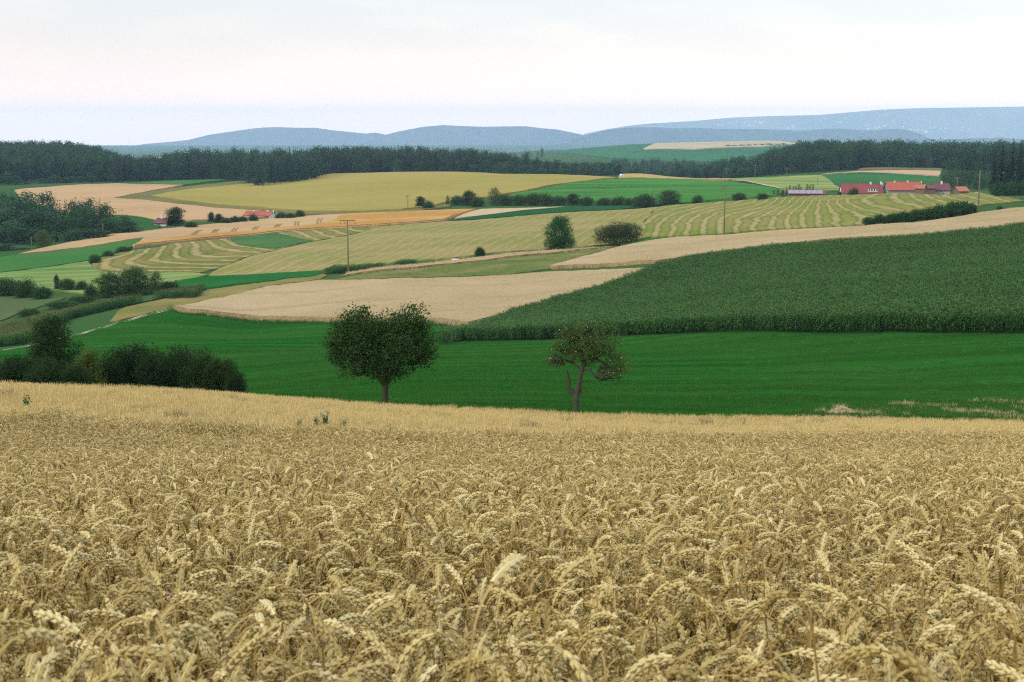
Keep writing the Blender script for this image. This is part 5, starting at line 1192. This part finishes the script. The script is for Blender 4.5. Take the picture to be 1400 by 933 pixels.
# ------------------------------------------------------------------ poles
m_pole = plain_mat('weathered_wood', (.12, .095, .07), .9, .1, .3, 6, (1, 1, .2))
m_iron = plain_mat('insulator', (.10, .09, .085), .5, .4, .2, 9)
def pole(x, ytop, d, arm, label, ybase=None, ins=True, thick=.14, arms=1, turn=0.0):
    u, t = ray(x, ytop)
    if ybase: X, Yd = at(x, ybase, d * .85, d * 1.15)
    else: X, Yd = u * d, d
    u, t = ray(x, ytop); z = h1(X, Yd); hg = EZ - t * Yd - z
    r = bpy.data.objects.new('utility_pole', None); col.objects.link(r); r.location = (X, Yd, z); r.rotation_euler = (0, 0, turn)
    tag(r, label, 'pole', 'wooden power poles across the fields')
    m = MB(); m.tube([(0, 0, -.6), (0, 0, hg * .5), (0, 0, hg)], [thick * 1.15, thick, thick * .8], 8); link('pole', m.mesh('pole', [m_pole], True), r)
    for a in range(arms):
        za = hg - .12 - a * .9; w_ = arm / 2
        m = MB(); m.box(-w_, w_, -.17, -.05, za - .09, za + .09)
        m.add([(-w_ * .45, -.1, za - .08), (-w_ * .4, -.1, za - .08), (.03, -.1, za - .75), (-.03, -.1, za - .75)], [(0, 1, 2, 3)]); m.add([(w_ * .45, -.1, za - .08), (w_ * .4, -.1, za - .08), (-.03, -.1, za - .75), (.03, -.1, za - .75)], [(0, 1, 2, 3)])
        link('crossarm', m.mesh('crossarm', [m_pole]), r)
        if ins:
            for sx_ in (-.9, -.46, .9):
                m = MB(); q = w_ * sx_
                m.tube([(q, -.11, za - .08), (q + .02, -.11, za - .3), (q + .12, -.11, za - .36), (q + .1, -.11, za - .5)], [.03, .035, .035, .03], 6)
                m.tube([(q + .1, -.11, za - .46), (q + .1, -.11, za - .52), (q + .1, -.11, za - .66), (q + .1, -.11, za - .7)], [.05, .13, .11, .05], 8)
                link('insulator', m.mesh('insulator', [m_iron], True), r)
    return r
pole(475, 301, 318, 3.5, 'tall wooden pole with three insulators standing by the young maize plot')
pole(990, 254, 315, 2.3, 'tall thin pole in front of the swath meadow', 321)
pole(1337, 233, 325, .9, 'tall slim pole at the end of the long dark hedge', 293, True, .15, 1, 1.35)
pole(557.5, 267.5, 640, 2.2, 'thin grey pole at the edge of the barley field')
for x, yt, d, arm, lb in ((993, 230.5, 1020, 3.2, 'small pole before the forest at the left end of the hay pasture'), (1032.5, 226, 1000, 3.2, 'second small pole before the forest on the hay pasture'), (1076, 229.5, 960, 3.2, 'small pole standing above the cypress row'), (1118.5, 236, 820, 1.2, 'thin pole right of the cypress row on the hay pasture'), (1176, 243, 760, 2.2, 'pole rising behind the long red house'), (1237, 247, 720, 3.0, 'pole top showing above the bright red barn roof'), (1309, 242.5, 690, 2.8, 'pole behind the little orange roof'), (893, 256, 660, .8, 'short pale post in the clover field'), (140.5, 306, 508, .9, 'pale pole before the right end of the dark wood'), (81.5, 324, 492, .8, 'pale pole before the middle of the dark wood'), (42.5, 325, 458, .9, 'pale pole at the left foot of the dark wood'), (118, 319.5, 506, .8, 'short pale post under the dark wood'), (233, 308.5, 640, .8, 'thin pole beside the purple roofed house'), (213.5, 412, 300, .6, 'short thin post beside the mown strip')):
    if lb.startswith('short thin'): continue
    pole(x, yt, d, arm, lb, None, d > 650 and arm > 2, .16)

# ------------------------------------------------------------------ farm buildings
def tiles(name, c): 
    N = NT(name); v = N.coord()
    g = N.noise(v, .9, 5, .7); k = N.mix(g, mul(c, .72), mul(c, 1.2))
    w_ = N.n('ShaderNodeTexWave', wave_type='BANDS', bands_direction='Z'); w_.inputs['Scale'].default_value = 1.1; N.l(v, w_.inputs['Vector'])
    N.bump(w_.outputs['Fac'], .5, .05); return N.fin(k, .85, .1)
m_red = tiles('dark_red_tile', (.17, .045, .045)); m_bright = tiles('bright_red_tile', (.27, .075, .05)); m_purple = tiles('brown_tile', (.11, .05, .055)); m_orange = tiles('orange_tile', (.26, .11, .07))
m_white = plain_mat('white_render', (.58, .54, .46), .9, .1, .08, 1.0); m_cream = plain_mat('cream_render', (.40, .35, .27), .9, .1, .1, 1.0)
m_grey = plain_mat('grey_boards', (.20, .21, .25), .9, .1, .2, 2.0, (3, 1, .2)); m_boards = plain_mat('brown_boards', (.16, .10, .07), .9, .1, .2, 2, (3, 1, .2))
m_solar = plain_mat('solar_panel', (.12, .125, .18), .4, .5, .2, .8); m_pane = plain_mat('window_pane', (.03, .035, .045), .15, .5, .1, 1); m_frame = plain_mat('white_frame', (.75, .74, .70), .6, .2, .05, 1)
def house(name, x0, x1, d, yr, ye, dep, mroof, mwall, label, cat, gable=None, turn=0.0, windows=(), dormers=(), chim=(), door=None, solar=False, over=.5):
    xm = (x0 + x1) / 2; u, t = ray(xm, yr); X = u * d; W_ = (x1 - x0) * d / F / 2; dp = dep / 2
    zb = h1(X, d) - .6; zr = EZ - t * d - zb; zr = zr; ze = EZ - ray(xm, ye)[1] * (d - dp) - zb
    ze = max(ze, 1.8); zr = max(zr, ze + 1.5)
    r = bpy.data.objects.new(name, None); col.objects.link(r); r.location = (X, d, zb); r.rotation_euler = (0, 0, turn); tag(r, label, cat, 'farm buildings in the valley')
    m = MB(); wi = W_ - over * .6; di = dp - over
    m.box(-wi, wi, -di, di, -.3, ze - .05)
    gz = zr - .35
    for sx_ in (-1, 1):
        m.add([(sx_ * wi, -di, ze - .05), (sx_ * wi, di, ze - .05), (sx_ * wi, 0, gz)], [(0, 1, 2)] if sx_ > 0 else [(1, 0, 2)])
    link('wall', m.mesh('wall', [mwall]), r)
    m = MB(); sl_ = (zr - ze) / dp
    for sy in (-1, 1):
        a, b = (-W_, sy * (dp + .15), ze - sl_ * .15), (W_, sy * (dp + .15), ze - sl_ * .15); c, e = (W_, 0, zr), (-W_, 0, zr)
        up = np.array([0, 0, .22])
        V = [a, b, c, e] + [tuple(np.array(p) + up) for p in (a, b, c, e)]
        m.add(V, [(0, 3, 2, 1), (4, 5, 6, 7), (0, 1, 5, 4), (1, 2, 6, 5), (3, 0, 4, 7)])
    m.tube([(-W_, 0, zr + .2), (W_, 0, zr + .2)], .16, 6)
    roof = link('roof', m.mesh('roof', [mroof]), r)
    ang = math.atan2(zr - ze, dp)
    if gable:
        m = MB()
        for sx_ in (1,):
            m.add([(wi + .03, -di, 0), (wi + .03, di, 0), (wi + .03, di, ze), (wi + .03, 0, gz), (wi + .03, -di, ze)], [(0, 1, 2, 4)]); m.add([(wi + .031, di, ze), (wi + .031, 0, gz), (wi + .031, -di, ze)], [(0, 1, 2)])
            m.box(W_ - .05, W_ + .28, -.5, .5, zr - .9, zr + .55)
        link('gable', m.mesh('gable', [gable]), r)
    for f, zc, w2, h2 in windows:
        xx = -wi + 2 * wi * f; m = MB(); m.box(xx - w2, xx + w2, -di - .06, -di + .02, zc - h2, zc + h2); fr = link('window', m.mesh('window', [m_frame]), r)
        m = MB(); m.box(xx - w2 * .8, xx - .04, -di - .075, -di - .05, zc - h2 * .84, zc + h2 * .84); m.box(xx + .04, xx + w2 * .8, -di - .075, -di - .05, zc - h2 * .84, zc + h2 * .84); link('pane', m.mesh('pane', [m_pane]), fr)
    if door:
        xx = -wi + 2 * wi * door; m = MB(); m.box(xx - 1.3, xx + 1.3, -di - .07, -di + .02, 0, min(2.8, ze - .4)); link('door', m.mesh('door', [m_boards]), r)
    for f, g in dormers:
        xx = -W_ + 2 * W_ * f; yy = -dp * (1 - g); z0 = ze + (zr - ze) * g; m = MB()
        m.box(xx - .55, xx + .55, yy - .35, yy + 1.6, z0 - .2, z0 + 1.25); dm = link('dormer', m.mesh('dormer', [m_frame]), r)
        m = MB(); m.box(xx - .38, xx + .38, yy - .37, yy - .34, z0 + .2, z0 + 1.05); link('pane', m.mesh('pane', [m_pane]), dm)
        m = MB(); m.box(xx - .7, xx + .7, yy - .55, yy + 1.9, z0 + 1.252, z0 + 1.37); link('dormer_roof', m.mesh('dormer_roof', [mroof]), dm)
    for f, dy, hh in chim:
        xx = -W_ + 2 * W_ * f; m = MB(); m.box(xx - .35, xx + .35, dy - .35, dy + .35, zr - 1.2, zr + hh); m.box(xx - .42, xx + .42, dy - .42, dy + .42, zr + hh + .002, zr + hh + .12); link('chimney', m.mesh('chimney', [m_white]), roof)
    if solar:
        for q in range(6):
            a0 = -W_ * .97 + q * W_ * .31; a1 = a0 + W_ * .295
            P = [(a0, -dp * .97, ze + sl_ * dp * .03 + .30), (a1, -dp * .97, ze + sl_ * dp * .03 + .30), (a1, -dp * .08, zr - sl_ * dp * .08 + .30), (a0, -dp * .08, zr - sl_ * dp * .08 + .30)]
            V = P + [(x_, y_, z_ - .06) for x_, y_, z_ in P]
            m = MB(); m.add(V, [(0, 1, 2, 3), (0, 4, 5, 1), (1, 5, 6, 2), (3, 2, 6, 7), (0, 3, 7, 4)]); link('solar_panel', m.mesh('solar_panel', [m_solar]), roof)
    return r
house('barn', 1077, 1127, 660, 260.5, 266.8, 9, m_red, m_boards, 'low barn with blue grey solar panels covering its roof', 'barn', None, -.12, (), (), (), .5, True)
house('farmhouse', 1149.5, 1205.5, 650, 252.3, 264.6, 11, m_red, m_white, 'long dark red roofed farmhouse with a white gable and four small dormers', 'house', m_white, -.10, ((.06, 1.6, .5, .6), (.13, 1.6, .5, .6), (.3, 1.6, .5, .6), (.5, 1.6, .5, .6)), ((.66, .22), (.72, .22), (.78, .22), (.84, .22)), ((.72, .0, 1.0), (.97, 0, 1.2)), .2)
house('barn', 1211.5, 1258.5, 645, 249.5, 260.6, 12, m_bright, m_grey, 'big barn with a bright orange red roof and grey board walls', 'barn', m_white, -.08, ((.7, 1.8, .8, .5), (.8, 1.8, .8, .5)), (), ((.62, 0, .6), (.25, 0, .5)), .35)
house('shed', 1252, 1266, 632, 255.2, 258.2, 6, m_orange, m_boards, 'small red roofed lean to shed right of the big barn', 'shed', None, -.5)
house('shed', 1261, 1277, 642, 254.8, 258.3, 7, m_purple, m_boards, 'low dark roofed shed between the big barn and the purple house', 'shed', None, -.05)
house('farmhouse', 1274, 1297.5, 648, 251.2, 260.6, 9, m_purple, m_cream, 'purple red roofed house with a pale chimney at the right end of the farm', 'house', None, -.1, ((.3, 1.8, .5, .6), (.6, 1.8, .5, .6)), (), ((.55, -.5, 1.0),), None)
house('shed', 1305.5, 1321, 640, 256.0, 262.0, 9, m_orange, m_boards, 'little orange roofed shed apart from the farm by the pole', 'shed', None, .1)
house('farmhouse', 336, 374, 625, 296.6, 302.0, 10, m_bright, m_white, 'red roofed farmhouse sunk behind the brow of the tan field', 'house', m_white, -.12, ((.1, 1.6, .5, .6), (.9, 1.6, .5, .6)), (), ((.3, 0, .5), (.8, 0, .5)))
house('farmhouse', 214.5, 232.5, 560, 306.3, 311.4, 8, m_purple, m_white, 'purple brown roofed house beside the oval dark tree', 'house', None, -.15, ((.4, 1.6, .5, .6),), (), ((.4, 0, 1.6),))

# ------------------------------------------------------------------ cars
m_carw = plain_mat('white_paint', (.5, .52, .55), .4, .5, .03, 1); m_tyre = plain_mat('tyre', (.02, .02, .02), .8, .2, .1, 5)
def car(X, Y, z, turn, label):
    r = bpy.data.objects.new('parked_car', None); col.objects.link(r); r.location = (X, Y, z); r.rotation_euler = (0, 0, turn); tag(r, label, 'car')
    m = MB(); pr = [(-2.1, .35), (2.1, .35), (2.15, .75), (1.3, .92), (.75, 1.42), (-1.3, 1.46), (-1.95, .98), (-2.15, .8)]
    n = len(pr); V = [(a, -.85 + (.14 if b > 1.2 else 0), b) for a, b in pr] + [(a, .85 - (.14 if b > 1.2 else 0), b) for a, b in pr]
    m.add(V, [(i, (i+1) % n, (i+1) % n + n, i + n) for i in range(n)])
    for o_ in (0, n): m.add([V[o_ + i] for i in range(n)], [(0, 1, 2, 7), (7, 2, 3, 6), (6, 3, 4, 5)])
    b = link('body', m.mesh('body', [m_carw]), r)
    m = MB()
    for sy in (-1, 1): m.add([(-1.25, sy * .80, 1.0), (1.0, sy * .80, 1.0), (.68, sy * .735, 1.36), (-1.15, sy * .735, 1.38)], [(0, 1, 2, 3)])
    link('window', m.mesh('window', [m_pane]), r)
    for sx_ in (-1.35, 1.35):
        for sy in (-.8, .8):
            m = MB(); m.tube([(sx_, sy - .1, .32), (sx_, sy + .1, .32)], .32, 14); link('wheel', m.mesh('wheel', [m_tyre]), r)
u_, t_ = ray(622.5, 352.4); car(u_ * 330, 330, EZ - t_ * 330 - 1.75, 1.45, 'white car half hidden on the lane beside the small round shrub')
u_ = ray(850.5, 245)[0]; car(u_ * 985, 985, h1(u_ * 985, 985) + .75, .9, 'tiny white car by the right tip of the copse')

# ------------------------------------------------------------------ straw heap, weeds
rng = np.random.default_rng(5)
m_oldstraw = ear_mat('old_straw', [(.1, (.20,.15,.08)), (.5, (.36,.29,.17)), (1, (.50,.43,.28))], False)
X, Yd = at(1152, 570, 62, 90); z = h1(X, Yd)
m = MB(); a = np.linspace(0, 6.283, 25)[:-1]; V = [(0, 0, .42)]
for r_, hz in ((.25, .38), (.5, .27), (.75, .16), (1.0, -.05)):
    V += [(math.cos(q) * r_ * .95 * (1 + .12 * math.sin(3 * q + r_ * 5)), math.sin(q) * r_ * .6, hz + .05 * math.sin(5 * q + 9 * r_)) for q in a]
Fq = [(0, 1 + i, 1 + (i + 1) % 24, 1 + (i + 1) % 24) for i in range(24)]
for k in range(3): Fq += [(1 + k*24 + i, 25 + k*24 + i, 25 + k*24 + (i+1) % 24, 1 + k*24 + (i+1) % 24) for i in range(24)]
m.add(V, Fq)
for i in range(1500):
    r_ = abs(rng.normal()) * .42; q = rng.uniform(0, 6.28); c = np.array([math.cos(q) * r_ * 1.15, math.sin(q) * r_ * .7, max(0, .42 * (1 - r_)) + rng.uniform(0, .1)])
    dv = rng.normal(size=3) * .1; dv[2] *= .4; m.ribbon([c - dv, c + dv], [.004, .003], np.array([.5, .4, .7]), 0, rng.random())
link('straw_heap', m.mesh('straw_heap', [m_oldstraw]), None, 'low heap of old grey straw where the meadow meets the stubble', 'straw heap', None, None, (X, Yd, z))
m_weed_l = leaf_mat('weed_leaf', (.05,.10,.035), (.13,.19,.075), .2, 5); m_seed = plain_mat('seed_head', (.30, .27, .20), .95, 0, .3, 20); m_dock = plain_mat('dock_seed', (.16, .085, .045), .9, .05, .4, 60)
def weed(x, yb, d0, d1, ytop, label, kind='leafy', name='weed'):
    X, Yd = at(x, yb, d0, d1); z = h1(X, Yd); hg = max(.12, EZ - ray(x, ytop)[1] * Yd - z)
    r = bpy.data.objects.new(name, None); col.objects.link(r); r.location = (X, Yd, z); tag(r, label, 'weed')
    st = MB(); lf = MB(); hd = MB(); nb = 1 if kind == 'dock' else 5
    for b in range(nb):
        a = b * 1.3; sp_ = 0.05 if nb == 1 else rng.uniform(.1, .35); tp = np.array([math.cos(a) * sp_ * hg, math.sin(a) * sp_ * hg, hg * (1 if b == 0 else rng.uniform(.6, .95))])
        st.tube([(0, 0, 0), tp * np.array([.35, .35, .5]), tp], [.006, .005, .0025], 5)
        if kind == 'dock':
            for i in range(420):
                f = rng.uniform(.62, 1.0); c = tp * f + rng.normal(size=3) * np.array([.011, .011, .012]) * (1.25 - f) * 2.2
                hd.leaves(c[None], .011, rng)
        else:
            n = int(26 * max(1, hg)); f = rng.uniform(.12, .95, n); c = tp[None] * f[:,None] * np.array([.8, .8, 1]) + rng.normal(size=(n, 3)) * .035
            lf.leaves(c, rng.uniform(.07, .15, n) * min(1.2, hg * 1.4), rng)
            if kind == 'thistle':
                c = tp[None] + rng.normal(size=(60, 3)) * .03; hd.leaves(c, .025, rng)
    if kind == 'dock':
        n = 5; f = rng.uniform(.1, .4, n); lf.leaves(np.array([0, 0, hg])[None] * f[:,None] + rng.normal(size=(n, 3)) * .04, .13, rng)
    link('stem', st.mesh('stem', [m_dock if kind == 'dock' else m_weed_l], True), r); link('foliage', lf.mesh('foliage', [m_weed_l]), r)
    if hd.V: link('seed_head', hd.mesh('seed_head', [m_dock if kind == 'dock' else m_seed]), r)
weed(36, 562, 20, 60, 539, 'bushy green weed standing alone in the golden stubble', 'leafy')
weed(445, 586, 20, 60, 562, 'thistle with pale seed heads on the rim of the stubble', 'thistle', 'thistle')
weed(433, 587, 20, 60, 571, 'low greyish thistle left of the taller thistle', 'thistle', 'thistle')
weed(470, 588, 20, 60, 573, 'low greyish thistle right of the taller thistle', 'thistle', 'thistle')
weed(410, 586, 20, 60, 573, 'outermost pale weed left of the two thistles', 'thistle', 'thistle')
weed(533, 590, 20, 60, 579, 'small green weed in the stubble below the full apple tree', 'leafy')
weed(906, 599, 20, 60, 589, 'dark green leafy tuft where the wheat begins', 'leafy')
weed(55, 589, 16, 40, 579, 'green weed peeping out of the far wheat', 'leafy')
weed(101, 800, 3, 9, 688, 'tall brown dock stalk rising out of the wheat', 'dock', 'dock_plant')
weed(112, 806, 3, 9, 745, 'shorter brown dock stalk close to the tall one', 'dock', 'dock_plant')
weed(1004, 872, 2.5, 8, 790, 'brown dock stalk in the wheat near the edge of the view', 'dock', 'dock_plant')
weed(606, 880, 2.5, 8, 818, 'reddish dock stalk among the nearest wheat ears', 'dock', 'dock_plant')
gm = [m_blade]
for x, yb, lb in ((398, 915, 'single bright green grass blade among the nearest ears'), (218, 912, 'faint green grass blade low among the nearest ears')):
    X, Yd = at(x, yb, 1.5, 6, .74); z = h1(X, Yd); m = MB()
    for q in range(3):
        a = rng.uniform(-.6, 1.2); l = np.array([math.cos(a), math.sin(a), 0]); m.ribbon([(0, 0, .3), np.array([0, 0, .62]) + l * .02, np.array([0, 0, .80]) + l * .06, np.array([0, 0, .86]) + l * .12], [.005, .007, .005, .001], np.array([-l[1], l[0], 0]), 0, .8)
    m.tube([(0, 0, 0), (0, 0, .5)], .003, 4)
    link('grass_blade', m.mesh('grass_blade', gm), None, lb, 'grass blade', None, None, (X, Yd, z))

# ------------------------------------------------------------------ town on the far shore
XX, YY, ZZ = RIDGES[-1]
yp = np.array([-1.0]); m = MB(); rng = np.random.default_rng(9)
tz = -(ZZ - EZ) / YY; uxp = XX / YY
for x0, x1, y0, y1, n in ((1026, 1064, 167, 173, 14), (1092, 1104, 171, 175, 4), (1204, 1232, 172, 177, 10), (1240, 1345, 175.5, 181, 26), (1168, 1174, 166, 169, 4)):
    for i in range(n):
        x, y = rng.uniform(x0, x1), rng.uniform(y0, y1); u, t = ray(x, y)
        ii = int(np.argmin(np.abs(uxp[:,0] - u))); cols = tz[ii,:23]; jj = int(np.argmin(np.abs(cols - t)))
        X, Yd, z = XX[ii, jj], YY[ii, jj], ZZ[ii, jj]; w_ = rng.uniform(4, 11); hh = rng.uniform(8, 16); ox = rng.uniform(-60, 60)
        m.box(X + ox - w_, X + ox + w_, Yd - 9, Yd + 9, z - 25, z + hh)
link('town', m.mesh('town', [m_white]), kind='stuff', label='pale specks of a far town on the hillside across the lake')
